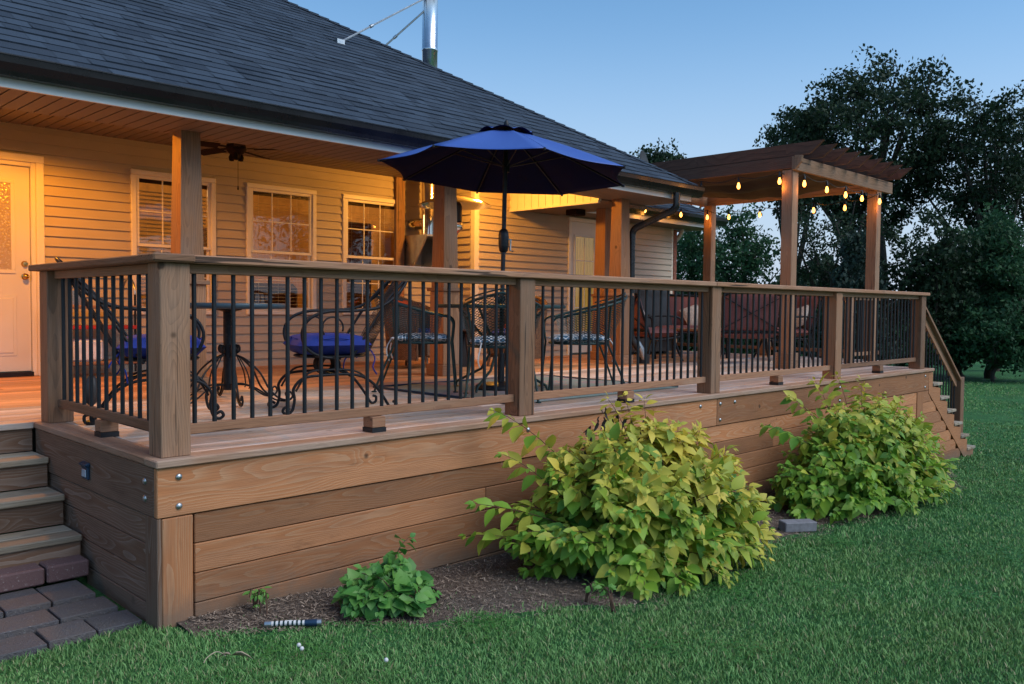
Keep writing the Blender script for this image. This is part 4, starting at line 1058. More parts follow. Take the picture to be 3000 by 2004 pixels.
for k in range(8):
    a0 = UROT+k*math.pi/4
    m = MB(); m.tube([uc(r, a0, prof(r)-.012) for r in (.03, .3, .6, .9, UR-.005)], .006, 6); rb = m.build('rib', 'black', um)
    m = MB(); m.tube([uc(.03, a0, .06), uc(.52, a0, prof(.52)-.018)], .005, 6); m.build('strut', 'black', rb)
    m = MB(); p = uc(UR, a0, -.003); m.lathe([(0, -.012), (.010, -.006), (.010, .008), (0, .014)], tuple(p), 8); m.build('rib_tip', 'black', rb)
top = uc(0, 0, .42); bot = Vector((3.45, 1.35, .04))
m = MB(); m.tube([bot, bot.lerp(top, .5), top], .0195, 14); pl = m.build('pole', 'black', um)
m = MB(); pc = bot.lerp(top, .553)
m.lathe([(.02, -.105), (.036, -.09), (.044, -.04), (.044, .05), (.036, .085), (.02, .10)], tuple(pc), 16); hb = m.build('crank_housing', 'black', um)
m = MB(); e = rt*1.0
m.tube([pc+rt*.035+Vector((0, 0, .01)), pc+rt*.06+Vector((0, 0, .01)), pc+rt*.055+Vector((0, 0, -.085)), pc+rt*.085+Vector((0, 0, -.09))], .008, 8); m.build('crank_handle', 'dim_metal', hb)
m = MB(); m.lathe([(.03, -.05), (.034, .05)], tuple(uc(0, 0, .06)), 12); m.build('runner', 'black', um)
ub = thing('umbrella_base', 'round black umbrella base on the faded rug under the table', 'umbrella base', (3.47, 1.36, .008))
m = MB(); m.lathe([(0, 0), (.215, 0), (.22, .012), (.215, .035), (.19, .05), (.06, .062), (.03, .07), (.028, .30), (.024, .31)], (0, 0, 0), 32); m.build('weight', 'black', ub)
m = MB(); m.tube([(.025, 0, .24), (.06, 0, .24)], .006, 6); m.tube([(.06, -.02, .24), (.06, .02, .24)], .008, 6); m.build('clamp_knob', 'tray', ub)

rug = MB(); rug.grid(lambda u, v: (2.74+2.1*u, .50+1.68*v, .006+.004*math.sin(u*17)*math.sin(v*11)), 24, 20, True)
ro = rug.build('rug', 'rug', thick=.008); tag(ro, 'faded red and blue patterned rug under the green patio table', 'rug')
m = MB(); m.tube([(2.74, .5, .012), (2.74, 2.18, .012)], .009, 6); m.tube([(2.74, 2.18, .012), (4.84, 2.18, .012)], .008, 6); m.tube([(4.84, 2.18, .012), (4.84, .5, .012)], .008, 6)
m.build('rug_border', 'navy_box', ro)

# green patio table
tb = thing('patio_table', 'round green mesh patio table with the umbrella pole through it', 'table', (3.45, 1.35, .01))
m = MB()
m.lathe([(.53, .685), (.548, .69), (.55, .705), (.545, .715), (.53, .718)], (0, 0, 0), 40); m.build('table_rim', 'green_iron', tb)
m = MB(); m.grid(lambda u, v: ((.03+.5*v)*math.cos(u*2*math.pi), (.03+.5*v)*math.sin(u*2*math.pi), .708), 40, 3, True, lambda u, v: (u*2.4, v*.5, 0)); m.build('table_top', 'green_iron', tb, thick=.004)
for k in range(4):
    a = R(20+90*k); c_, s_ = math.cos(a), math.sin(a)
    m = MB(); m.tube([(r*c_, r*s_, z) for r, z in ((.40, .69), (.30, .58), (.14, .42), (.10, .30), (.18, .17), (.34, .09), (.42, .05), (.44, .01))], .011, 8); m.build('leg', 'green_iron', tb)

def patio_chair(name, label, loc, rz, seat_tilt=0):
    t_ = thing(name, label, 'chair', loc, rz, group='green metal patio chairs with teal cushions')
    def Rim(a):                                     # top rim as function of angle from the back (deg, -120..120)
        q = abs(a)/120; x = -.33*math.cos(R(a))+.02; y = .315*math.sin(R(a))
        z = .80-.18*q**1.1; x -= .09*(1-q)**1.2
        return Vector((x, y, z))
    def Seat(a): return Vector((-.235*math.cos(R(a))+.0, .235*math.sin(R(a)), .40))
    m = MB(); m.grid(lambda u, v: Seat(-118+236*u).lerp(Rim(-118+236*u), v)+Vector((-.03*math.cos(R(-118+236*u)), 0, 0))*math.sin(v*math.pi), 28, 10, True, lambda u, v: (u*1.1, v*.42, 0)); m.build('backrest', 'lattice', t_)
    m = MB(); m.tube([Rim(a) for a in range(-120, 121, 10)], .011, 8)
    m.tube([Vector((0.01, 0, .03))+Rim(a) for a in range(-60, 61, 12)], .006, 6); m.build('top_rail', 'green_iron', t_)
    m = MB(); m.grid(lambda u, v: (.25*(.05+.95*v)*math.cos(u*2*math.pi)+.01, .25*(.05+.95*v)*math.sin(u*2*math.pi), .40), 24, 3, True, lambda u, v: (u*1.2, v*.3, 0)); m.build('seat', 'lattice', t_)
    m = MB(); m.tube(circ((.01, 0, .40), .252, 28), .010, 8, cap=False); m.build('seat_ring', 'green_iron', t_)
    for s_ in (-1, 1):
        e = Rim(118*s_)
        m = MB(); m.tube(spline([e, (e.x+.06, e.y, e.z-.008), (e.x+.10, e.y*.99, e.z-.05), (e.x+.10, e.y*.94, .50), (e.x+.09, e.y*.88, .40)], 4)+[Vector((.30, e.y*.98, 0))], .009, 8); m.build('leg', 'green_iron', t_)
        m = MB(); m.tube([Vector(Rim(55*s_)), (-.20, .21*s_, .40), (-.30, .25*s_, .16), (-.36, .27*s_, 0)], .009, 8); m.build('leg', 'green_iron', t_)
        m = MB(); m.lathe([(0, 0), (.022, 0), (.022, .006), (.012, .012)], (-.36, .27*s_, 0), 10); m.build('foot_glide', 'green_iron', t_)
        m = MB(); m.lathe([(0, 0), (.022, 0), (.022, .006), (.012, .012)], (.30, e.y*.98, 0), 10); m.build('foot_glide', 'green_iron', t_)
    m = MB(); m.pad(.01, 0, .437, .49, .48, .075, .75, uvs=1.); cu = m.build('cushion', 'geocush', t_)
    for s_ in (-1, 1):
        m = MB(); m.tube(bez([(-.23, .15*s_, .43), (-.29, .16*s_, .36), (-.27, .19*s_, .30), (-.25, .16*s_, .25)], 8), .006, 5); m.build('cushion_tie', 'white', cu)
    return t_
patio_chair('patio_chair', 'green mesh patio chair left of the umbrella table, facing right', (2.95, 1.80, .008), R(-42))
patio_chair('patio_chair', 'green mesh patio chair with its back to the camera at the umbrella table', (2.98, .86, .008), R(47))
patio_chair('patio_chair', 'green mesh patio chair right of the umbrella table, facing left', (3.98, .92, .008), R(140))
m = MB()
for k in range(26): m.tube(bez([(0, 0, 0), (random.uniform(-.05, .05), random.uniform(-.05, .05), .05), (random.uniform(-.07, .07), random.uniform(-.07, .07), random.uniform(.04, .09))], 4), [.006, .007, .006, .004, .002], 5)
o = m.build('dark_ornament', 'tray'); o.location = (3.22, 1.12, .726); tag(o, 'small spiky black ornament lying on the green patio table', 'ornament')
# bistro table
bt = thing('bistro_table', 'round blue grey bistro table on a scrolled black iron pedestal', 'table', (1.32, 1.97, 0))
m = MB(); m.lathe([(0, .675), (.39, .675), (.405, .682), (.41, .70), (.405, .713), (.385, .718), (0, .718)], (0, 0, 0), 48); m.build('tabletop', 'tabletop', bt)
m = MB(); m.lathe([(0, .09), (.045, .09), (.047, .12), (.042, .14), (.042, .655), (.09, .668), (.09, .676)], (0, 0, 0), 20); m.build('pedestal', 'iron', bt)
for k in range(6):
    a = R(60*k+14); c_, s_ = math.cos(a), math.sin(a)
    P = lambda L: [(r*c_, r*s_, z) for r, z in L]
    m = MB(); m.tube(spline(P([(.06, .37), (.045, .40), (.07, .41), (.075, .375), (.05, .345), (.12, .31), (.22, .22), (.29, .10), (.36, .035), (.43, .02), (.46, .05), (.44, .08), (.41, .07), (.415, .05)]), 5), .0075, 7)
    m.tube(spline(P([(.05, .13), (.12, .125), (.20, .10), (.27, .055), (.34, .02), (.40, .012), (.43, .02)]), 4), .0065, 6)
    m.tube(spline(P([(.07, .33), (.13, .22), (.15, .12), (.14, .10)]), 4), .005, 6); m.build('leg', 'iron', bt)

def spring_chair(label, loc, rz):
    t_ = thing('spring_chair', label, 'chair', loc, rz, group='wrought iron spring chairs at the bistro table')
    for s_ in (-1, 1):
        y = .21*s_
        m = MB(); m.tube(spline([(.30, y, .035), (.33, y, .05), (.345, y, .025), (.32, y, .008), (.285, y, .03), (.27, y, .10), (.275, y, .17), (.21, y, .235), (.08, y, .25), (-.12, y, .25), (-.24, y, .20), (-.33, y, .09), (-.38, y, .012), (-.415, y, .015), (-.42, y, .05), (-.395, y, .06)], 5), .0095, 8)
        m.tube(spline([(.26, y*.96, .15), (.18, y*.96, .265), (.05, y*.96, .285), (-.14, y*.96, .27), (-.26, y*.96, .18)], 5), .007, 6); m.build('leg', 'iron', t_)
        m = MB()
        m.tube(spline([(-.53, y*.82, .92), (-.44, y, .80), (-.30, y*1.1, .70), (-.12, y*1.15, .672), (.06, y*1.18, .665), (.18, y*1.18, .62), (.23, y*1.18, .53), (.20, y*1.15, .43), (.10, y*1.1, .372), (-.03, y*1.05, .36)], 6), .0105, 8); m.build('arm', 'iron', t_)
        m = MB(); m.tube(spline([(-.10, y*1.02, .35), (-.20, y*.98, .50), (-.36, y*.9, .74), (-.53, y*.82, .92)], 5), .0095, 8); m.build('back_upright', 'iron', t_)
        m = MB(); m.tube(circ((.03, y*1.15, .56), .07, 20, 'y', -40, 200), .0065, 6); m.build('arm_scroll', 'iron', t_)
    m = MB()
    for s_ in (-1, 1):
        for k in range(4): m.tube(circ((.0, s_*.06+(k-1.5)*.022, .305), .062, 18, 'y'), .009, 6, cap=False)
    m.tube([(0, -.22, .25), (0, .22, .25)], .009, 6); m.tube([(0.0, -.2, .365), (0, .2, .365)], .009, 6); m.build('coil_spring', 'iron', t_)
    m = MB(); m.lathe([(0, .362), (.235, .362), (.242, .370), (.235, .378), (0, .378)], (-.02, 0, 0), 30); m.build('seat', 'iron', t_)
    m = MB(); m.tube(spline([(-.53, -.17, .92), (-.56, -.10, .955), (-.57, 0, .965), (-.56, .10, .955), (-.53, .17, .92)], 6), .010, 8)
    m.build('top_rail', 'iron', t_)
    m = MB()
    for k in range(13):
        q = (k-6)/6; m.tube(spline([(-.235, q*.15, .375), (-.36, q*.17, .62), (-.555, q*.155, .95-.02*q*q)], 3), .0028, 4)
        if k < 12: m.tube([(-.235, q*.15, .375), (-.555, (q+1/6)*.155, .95)], .002, 4)
    m.build('back_wires', 'iron', t_)
    m = MB(); m.pad(-.0, 0, .445, .50, .50, .15, .72); cu = m.build('cushion', 'blue_cushion', t_)
    m = MB(); m.tube(spline([(-.23, .18, .43), (-.26, .23, .36), (-.24, .25, .30), (-.27, .24, .25)], 4), .005, 5); m.build('cushion_tie', 'blue_cushion', cu); m = MB(); m.tube(spline([(-.22, -.18, .43), (-.23, -.25, .36), (-.2, -.26, .31), (-.19, -.25, .24)], 4), .005, 5); m.tube(spline([(-.22, -.18, .43), (-.27, -.24, .37), (-.29, -.25, .33)], 4), .005, 5)
    m.build('cushion_tie', 'blue_cushion', cu)
    m = MB(); m.tube([(.235*math.cos(a)+0, .235*math.sin(a), .497-.02*abs(math.sin(2*a))) for a in [k*.2618 for k in range(24)]], .004, 5, closed=True); m.build('piping', 'blue_cushion', cu)
    return t_
spring_chair('black iron spring chair with blue cushion right of the bistro table', (1.60, 1.13, 0), R(163))
spring_chair('black iron spring chair with blue cushion left of the bistro table', (.60, 1.42, 0), R(-22))

def wicker_chair(label, loc, rz):
    t_ = thing('wicker_chair', label, 'chair', loc, rz, group='brown wicker armchairs with orange pillows')
    def H(a): q = abs(a)/112; return .84-.22*q**1.5
    def Pt(a, v, off):
        r = .29+.06*v+off; return Vector((-(r+.02)*math.cos(R(a)), r*math.sin(R(a)), .10+(H(a)-.10)*v))
    m = MB()
    m.grid(lambda u, v: Pt(-112+224*u, v, .03), 30, 12, True, lambda u, v: (u*1.4, v*.75, 0)); m.grid(lambda u, v: Pt(112-224*u, v, -.015), 30, 12, True, lambda u, v: (u*1.4, v*.75, 0))
    m.tube([Pt(-112+224*k/24, 1, .008) for k in range(25)], .026, 8)
    for a in (-112, 112): m.tube([Pt(a, 0, .008), Pt(a, 1, .008)], .025, 8)
    m.build('backrest', 'wicker', t_)
    m = MB(); m.box(-.26, .27, -.27, .27, .14, .36, 'x'); m.build('seat', 'wicker', t_, bevel=.02)
    m = MB(); m.pad(.02, 0, .40, .50, .50, .11, .7); m.build('cushion', 'blue_cushion', t_)
    for x, y in ((.22, .24), (.22, -.24), (-.22, .24), (-.22, -.24)):
        m = MB(); m.tube([(x, y, .16), (x*1.12, y*1.06, 0)], [.022, .015], 8); m.build('leg', 'wicker', t_)
    m = MB(); Mp = Matrix.Translation((-.13, 0, .60)) @ Matrix.Rotation(R(68), 4, 'Y'); m.pad(0, 0, 0, .38, .38, .14, .3, M=Mp); m.build('pillow', 'orange', t_)
    return t_
wicker_chair('brown wicker armchair with orange pillow left of the middle porch column', (4.62, 3.95, 0), R(-62))
wicker_chair('brown wicker armchair with orange pillow beneath the patio door wall', (5.75, 3.45, 0), R(-160))
st2 = thing('side_table', 'small dark side table between the two wicker armchairs', 'table', (5.15, 3.75, 0))
m = MB(); m.lathe([(0, .42), (.2, .42), (.21, .43), (.2, .445), (0, .445)], (0, 0, 0), 24); m.build('table_top', 'sofa', st2)
for k in range(3):
    a = R(120*k+20); m = MB(); m.tube([(.06*math.cos(a), .06*math.sin(a), .42), (.17*math.cos(a), .17*math.sin(a), 0)], .014, 8); m.build('leg', 'sofa', st2)

def lounge(label, loc, rz, w=.62, group='red cushioned lounge seats under the pergola', cat='chair', pillow=True, name='lounge_chair'):
    t_ = thing(name, label, cat, loc, rz, group=group); h = w/2
    m = MB()
    for s_ in (-1, 1): m.tube(spline([(.26, s_*h, .34), (-.16, s_*h, .30), (-.26, s_*h, .42), (-.42, s_*h*.95, .88)], 5), .016, 8)
    m.tube(spline([(-.42, -h*.95, .88), (-.44, -h*.5, .925), (-.44, h*.5, .925), (-.42, h*.95, .88)], 5), .018, 8)
    m.tube([(-.27, -h, .42), (-.27, h, .42)], .014, 8); m.tube([(.26, -h, .34), (.26, h, .34)], .014, 8); m.build('frame', 'iron', t_)
    m = MB(); m.beam((-.295, -h*.93, .45), (-.43, h*.9, .86), .03, .008); m.beam((-.295, h*.93, .45), (-.43, -h*.9, .86), .03, .008); m.build('x_brace', 'iron', t_)
    for s_ in (-1, 1):
        m = MB(); m.tube(spline([(-.30, s_*(h+.01), .60), (-.1, s_*(h+.03), .615), (.16, s_*(h+.03), .60), (.25, s_*(h+.02), .53), (.24, s_*h, .36)], 5), .014, 8); m.build('arm', 'iron', t_)
        for x in (.24, -.22):
            m = MB(); m.tube(spline([(x*.7, s_*h*.8, .32), (x, s_*h*.9, .15), (x*1.2, s_*h*1.02, .012)], 4), [.02, .02, .02, .02, .018, .017, .016, .016, .016], 8); m.build('leg', 'iron', t_)
    m = MB(); m.pad(.0, 0, .39, .54, w-.05, .13, .75); m.build('seat_cushion', 'redcush', t_)
    m = MB(); Mp = Matrix.Translation((-.31, 0, .66)) @ Matrix.Rotation(R(74), 4, 'Y'); m.pad(0, 0, 0, .50, w-.08, .10, .75, M=Mp); m.build('back_cushion', 'redcush' if w > .9 else 'sling', t_)
    if pillow:
        m = MB(); Mp = Matrix.Translation((-.15, h*.4, .60)) @ Matrix.Rotation(R(62), 4, 'Y') @ Matrix.Rotation(R(20), 4, 'Z'); m.pad(0, 0, 0, .34, .34, .13, .3, M=Mp); m.build('pillow', 'pillow', t_)
    return t_
lounge('red cushioned lounge chair seen from behind with an X shaped back brace', (8.50, 1.95, 0), R(42), .78, pillow=False)
lounge('red lounge chair with pale pillow beside the rightmost porch column', (7.86, 2.98, 0), R(-20))
lounge('red lounge chair with pale pillow behind the front left pergola post', (9.75, 2.05, 0), R(150))
lounge('wide red cushioned loveseat at the far railing', (9.75, 3.75, 0), R(-125), 1.15, name='loveseat', cat='loveseat')
ct = thing('coffee_table', 'low dark coffee table among the red lounge seats', 'table', (9.0, 2.95, 0))
m = MB(); m.box(-.42, .42, -.28, .28, .40, .43); m.build('table_top', 'rail', ct, bevel=.006)
for x in (-.36, .36):
    for y in (-.22, .22): m = MB(); m.tube([(x, y, 0), (x, y, .40)], .016, 8); m.build('leg', 'iron', ct)
m = MB(); m.lathe([(0, 0), (.035, 0), (.042, .09), (.038, .09), (.032, .01), (0, .01)], (0, 0, 0), 16); o = m.build('cup', 'white'); o.location = (9.2, 2.85, .431); tag(o, 'small white cup on the low coffee table', 'cup')
# covered grill
def fold(u, v):
    a = u*2*math.pi; w_, d_ = .50, .32; n_ = 4.
    r = (abs(math.cos(a)/w_)**n_+abs(math.sin(a)/d_)**n_)**(-1/n_)
    z = 1.12*(1-v)+.05; s_ = .78+.22*min(1, v*1.6) if v > .02 else .5
    if v < .2: s_ = .55+.35*(v/.2)**.5
    s_ *= 1+.03*math.sin(a*9+2*v)*v+.02*math.sin(a*17)*v
    return (r*s_*math.cos(a), r*s_*math.sin(a), z+.02*math.sin(a*5)*(1-v)*v*4)
gc = thing('covered_grill', 'barbecue grill under a dark draped cover by the pergola', 'grill', (9.35, 4.27, 0), R(-10))
m = MB(); m.grid(fold, 64, 22, True); n0 = len(m.v); m.poly([fold(k/64, 0) for k in range(64)]); m.build('cover', 'cover', gc)
for x in (-.35, .35): m = MB(); m.tube([(x, -.2, .04), (x, .2, .04)], .04, 10); m.build('wheel', 'tray', gc)

# patio heater
ph = thing('patio_heater', 'tall patio heater with a wide metal reflector behind the middle column', 'heater', (5.15, 3.90, 0))
m = MB(); m.lathe([(.0, 2.045), (.08, 2.035), (.25, 1.995), (.42, 1.925), (.44, 1.905), (.43, 1.905), (.25, 1.975), (.0, 2.02)], (0, 0, 0), 40); m.build('reflector', 'steel', ph)
m = MB(); m.lathe([(.085, 1.72), (.085, 1.90), (.075, 1.93), (.03, 1.99)], (0, 0, 0), 24); m.build('burner_screen', 'tray', ph)
m = MB(); m.lathe([(.03, 1.55), (.06, 1.60), (.095, 1.63), (.095, 1.70), (.075, 1.72)], (0, 0, 0), 24); m.build('burner_cup', 'steel', ph)
m = MB(); m.tube([(0, 0, .7), (0, 0, 1.56)], .028, 12); m.build('pole', 'steel', ph)
m = MB(); m.lathe([(.2, 0), (.2, .62), (.16, .70), (.05, .74)], (0, 0, 0), 28); m.build('tank_housing', 'tray', ph)
# ceiling fan
fn_ = thing('ceiling_fan', 'dark ceiling fan under the porch roof with a pull chain', 'fan', (2.48, 4.12, 2.40))
m = MB(); m.lathe([(.06, 0), (.055, -.05), (.02, -.06), (.02, -.10), (.09, -.115), (.10, -.16), (.07, -.20), (.045, -.21), (.04, -.25), (0, -.26)], (0, 0, 0), 24); m.build('motor', 'fan', fn_)
for k in range(5):
    a = R(72*k+28); m = MB(); Mb = Matrix.Rotation(a, 4, 'Z') @ Matrix.Rotation(R(12), 4, 'X')
    m.box(.10, .20, -.015, .015, -.155, -.147, 'x', Mb); m.box(.18, .56, -.06, .06, -.158, -.150, 'x', Mb); m.build('blade', 'fan', fn_, bevel=.003)
for k in range(3):
    a = R(120*k); m = MB(); m.lathe([(.0, -.275), (.022, -.27), (.03, -.235), (.018, -.205)], (.05*math.cos(a), .05*math.sin(a), 0), 12); m.build('lamp_cup', 'fan', fn_)
m = MB(); m.tube([(.02, 0, -.26), (.02, 0, -.52)], .002, 4); m.lathe([(0, -.56), (.008, -.55), (.006, -.52), (0, -.515)], (.02, 0, 0), 8); m.build('pull_chain', 'fan', fn_)

# serving cart by the wall
sc_ = thing('serving_cart', 'rolling cart with red tray and timber shelves beneath the first window', 'cart', (1.40, 4.93, 0))
for nm, mt, z, h in (('top_shelf', 'cedar', .66, .03), ('red_tray', 'redpaint', .46, .035), ('lower_shelf', 'cedar', .12, .03)):
    m = MB(); m.box(-.36, .36, -.18, .18, z, z+h); m.build(nm, mt, sc_, bevel=.006)
for x in (-.34, .34):
    for y in (-.16, .16): m = MB(); m.tube([(x, y, .04), (x, y, .80 if x > 0 else .7)], .012, 8); m.build('leg', 'iron', sc_)
m = MB(); m.tube(circ((.34, 0, .80), .16, 14, 'x', 0, 180), .012, 8); m.build('handle', 'dim_metal', sc_)
m = MB(); m.box(-.22, .05, -.14, .12, .15, .36); o = m.build('storage_box', 'white', bevel=.02); o.location = (1.40, 4.93, .001); tag(o, 'pale storage box on the lower shelf of the red cart', 'box')
m = MB(); m.lathe([(.06, 0), (.07, .14), (.065, .14), (.055, .01), (0, .01)], (0, 0, 0), 16); o = m.build('tin', 'dim_metal'); o.location = (1.24, 4.93, .691); tag(o, 'grey tin standing on top of the red cart', 'tin')
wl_ = thing('garden_ball', 'dark round object on a small stand inside the end railing', 'ornament', (.17, 1.38, 0))
m = MB(); m.lathe([(0, .10), (.03, .13), (.045, .2), (.03, .27), (0, .30)], (0, 0, 0), 16); m.build('globe', 'cover', wl_)
m = MB(); m.tube(circ((0, 0, .09), .035, 14), .006, 6, cap=False); m.lathe([(.03, 0), (.035, .02), (.012, .03), (.012, .1)], (0, 0, 0), 12); m.build('stand', 'iron', wl_)

# ------------------------------------------------------------------ leaves and plants
def leaf_tris(P, D, N, L, Wd, rn, tn, droop=.25, fold=.25):
    """P base points, D direction, N normal, L length, Wd width"""
    n = len(P); D = D/np.linalg.norm(D, axis=1, keepdims=True); S = np.cross(N, D); S /= np.linalg.norm(S, axis=1, keepdims=True)+1e-9; U = np.cross(D, S)
    T = [(0, 0), (.26, 0), (.54, 0), (.80, 0), (1, 0), (.24, .42), (.50, .50), (.78, .27), (.24, -.42), (.50, -.50), (.78, -.27)]
    V = np.zeros((n, 11, 3))
    for k, (a, b) in enumerate(T):
        z = -droop*a*a*L + fold*abs(b)*Wd
        V[:, k] = P + D*(a*L)[:, None] + S*(b*Wd)[:, None] + U*z[:, None]
    F = np.array([(0, 5, 1), (1, 5, 6), (1, 6, 2), (2, 6, 7), (2, 7, 3), (3, 7, 4), (0, 1, 8), (1, 9, 8), (1, 2, 9), (2, 10, 9), (2, 3, 10), (3, 4, 10)])
    FF = (np.arange(n)[:, None, None]*11 + F[None]).reshape(-1, 3)
    return V.reshape(-1, 3), FF, np.repeat(rn, 11), np.repeat(tn, 11)
def bush(name, label, cat, c, rx, ry, H, nst, Ls, mat, spacing=.055, ymax=-.07, tone=None, wid=.55, dead=None, tall=None, tier=.6, seed=1):
    rg = np.random.default_rng(seed); cx, cy = c; gzc = gzz(cx, cy)
    root = thing(name, label, cat, (cx, cy, gzc), world_built=True)
    st_ = MB(); P = []; D = []; Nn = []; L = []; rr = []; tt = []; dd = []
    ends = []
    for i in range(nst):
        az = rg.uniform(0, 2*math.pi); el = math.asin(rg.uniform(0.02, 1)**.85); k = rg.uniform(.80, 1.02) if rg.random() < .8 else rg.uniform(.5, .8)
        ends.append((cx+rx*math.cos(az)*math.cos(el)*k, cy+ry*math.sin(az)*math.cos(el)*k, max(.07, H*math.sin(el)*k)))
    if tall: ends += [(cx+a, cy+b, h) for a, b, h in tall]
    for i, (ex, ey, eh) in enumerate(ends):
        if ey > ymax: ey = ymax-rg.uniform(0, .12)
        b0 = Vector((cx+rg.normal(0, .08)*rx/.8+(ex-cx)*.15, min(cy+rg.normal(0, .07)+(ey-cy)*.15, ymax-.05), 0))
        b0.z = gzz(b0.x, b0.y); e = Vector((ex, ey, gzz(ex, ey)+eh))
        mid = Vector((b0.x*.55+e.x*.45, b0.y*.55+e.y*.45, b0.z+max(eh*.75, .14)+.05))
        path = bez([b0, mid, e], 10); st_.tube(path, [.005-.0035*q/10 for q in range(11)], 5)
        Lt = sum((path[q+1]-path[q]).length for q in range(10)); nn = max(3, int(Lt*tier/spacing))
        ph = rg.uniform(0, math.pi)
        for q in range(nn+1):
            t_ = 1-tier*q/nn*.98; f_ = t_*10; j = min(int(f_), 9); p = path[j].lerp(path[j+1], f_-j); ax = (path[j+1]-path[j]).normalized()
            s1 = ax.orthogonal().normalized(); s2 = ax.cross(s1); ang = ph+q*1.57
            for sg_ in ((0, math.pi) if q else (0, math.pi/2, math.pi, 4.7)):
                d = (s1*math.cos(ang+sg_)+s2*math.sin(ang+sg_))*(.9 if q else .7)+ax*(.45 if q else .8); out_ = Vector((p.x-cx, (p.y-cy)*.9-.10, .0))
                d = d+out_*.7+Vector((0, 0, -.42)); d.normalize()
                s_ = rg.uniform(.5, 1.22)*(1 if q > 1 else (.42, .75)[q])
                q_ = p+d*.012
                if q_.y + d.y*Ls*s_ > -.03: d.y = -abs(d.y)
                n_ = Vector((rg.normal(0, .3)+out_.x*.7/max(rx, .3), rg.normal(0, .3)-.25+out_.y*.7/max(ry, .3), .9))
                P.append(tuple(q_)); D.append(tuple(d)); Nn.append(tuple(n_)); L.append(Ls*s_); rr.append(rg.random())
                hh = (q_.z-gzc)/H; tv = tone(q_, hh, rg) if tone else rg.uniform(0, .5)
                tt.append(tv)
    V, F, r_, t_ = leaf_tris(np.array(P), np.array(D), np.array(Nn), np.array(L), np.array(L)*wid*rg.uniform(.85, 1.15, len(L)), np.array(rr), np.clip(np.array(tt), 0, 1))
    lo = npmesh('foliage', V, F, mat, r_, t_); lo.data.polygons.foreach_set('use_smooth', np.ones(len(F), bool)); attach(lo, root)
    st_.build('stems', 'stem', root)
    if dead:
        n = len(dead); P = []; D = []; L = []
        for (x, y, h) in dead:
            for k in range(7): P.append((x+rg.normal(0, .05), y+rg.normal(0, .05), gzz(x, y)+h-.10+rg.normal(0, .05))); D.append((rg.normal(0, .4), rg.normal(0, .4), -1)); L.append(rg.uniform(.035, .075))
        V, F, r_, t_ = leaf_tris(np.array(P), np.array(D), rg.normal(size=(len(P), 3)), np.array(L), np.array(L)*.3, np.zeros(len(P)), np.zeros(len(P)), .5, 1.2)
        do = npmesh('withered_leaves', V, F, 'deadleaf', r_, t_); attach(do, root)
    return root
def tone1(p, h, rg): return .10+.85*max(0, h-.22)+.35*(p.x-2.5)+rg.normal(0, .30)
def tone2(p, h, rg): return -.05+.65*max(0, h-.3)+.12*(p.x-6.0)+rg.normal(0, .26)
bush('golden_shrub', 'large golden yellow shrub with blackened tips in front of the deck', 'shrub', (2.80, -.68), 1.08, .68, .93, 430, .13, 'bushleaf', .06, tone=tone1,
     dead=[(2.55, -.50, .93), (2.48, -.55, .95), (2.65, -.45, .97), (2.8, -.4, 1.0), (2.4, -.6, .84), (2.5, -.85, .74), (2.95, -.45, .97), (3.05, -.45, .92), (2.45, -.65, .86), (2.6, -.7, .88)],
     tall=[(-.95, .42, .95), (.05, .25, 1.04), (.2, .2, 1.02), (-.15, .22, 1.02), (-.95, .35, .70), (-1.2, .38, .26), (-1.2, .3, .45)], seed=11)
bush('golden_shrub', 'large green and golden shrub in front of the deck near the right stairs', 'shrub', (6.3, -.64), 1.5, .62, .93, 380, .13, 'bushleaf', .065, tone=tone2,
     tall=[(-.55, .3, 1.10), (-.1, .3, 1.13), (.4, .25, 1.05), (.75, .2, .98), (-1.0, .3, .98), (.2, .2, 1.10), (-1.35, .35, .75), (.95, .1, .95)], seed=12)
bush('hydrangea', 'small dark green hydrangea planted against the deck skirting', 'shrub', (.95, -.44), .27, .20, .235, 95, .10, 'hydleaf', .05, wid=.74, tone=lambda p, h, rg: rg.uniform(0, .35)+.3*(rg.random() < .15), tall=[(.16, .05, .33)], seed=13, tier=.75)
bush('leafy_plant', 'low dark leafy plant between the two golden shrubs', 'plant', (4.35, -.30), .38, .2, .42, 30, .11, 'hydleaf', .06, wid=.5, tone=lambda p, h, rg: 0, seed=14)
for i, (x, y) in enumerate(((1.80, -1.1), (.40, -.12))):
    bush('weed', ['small weed in front of the largest golden shrub', 'small weed under the lowest skirting board'][i], 'weed', (x, y), .05, .05, .06, 6, .035, 'hydleaf', .03, seed=30+i, ymax=-.05, tone=lambda p, h, rg: .4)

# small things on the ground
def at(x, y, dz=0): return (x, y, gzz(x, y)+dz)
hz = thing('hose_connector', 'short striped hose end with metal couplings lying on the grass edge', 'hose', at(.44, -.40, .025), R(-38))
m = MB(); m.tube([(-.10, 0, 0), (-.02, 0, .003), (.06, 0, 0)], .012, 10); m.build('hose', 'white', hz)
for k in range(7): m = MB(); x = -.085+.02*k; m.tube([(x-.004, 0, .001), (x+.004, 0, .001)], .0135, 10); m.build('ring', 'green_iron', hz)
m = MB(); m.tube([(-.13, 0, 0), (-.10, 0, 0)], .018, 8); m.tube([(.105, 0, 0), (.125, 0, 0)], .017, 8); m.build('coupling', 'dim_metal', hz)
m = MB(); m.tube([(.05, 0, 0), (.105, 0, 0)], [.015, .017], 10); m.build('grip', 'navy_box', hz)
sp_ = thing('sprinkler_head', 'small black sprinkler head in the mulch below the hydrangea', 'sprinkler', at(.83, -.50, .01))
m = MB(); m.lathe([(.022, -.02), (.024, .0), (.02, .012), (0, .014)], (.03, -.02, 0), 14); m.build('cap', 'tray', sp_)
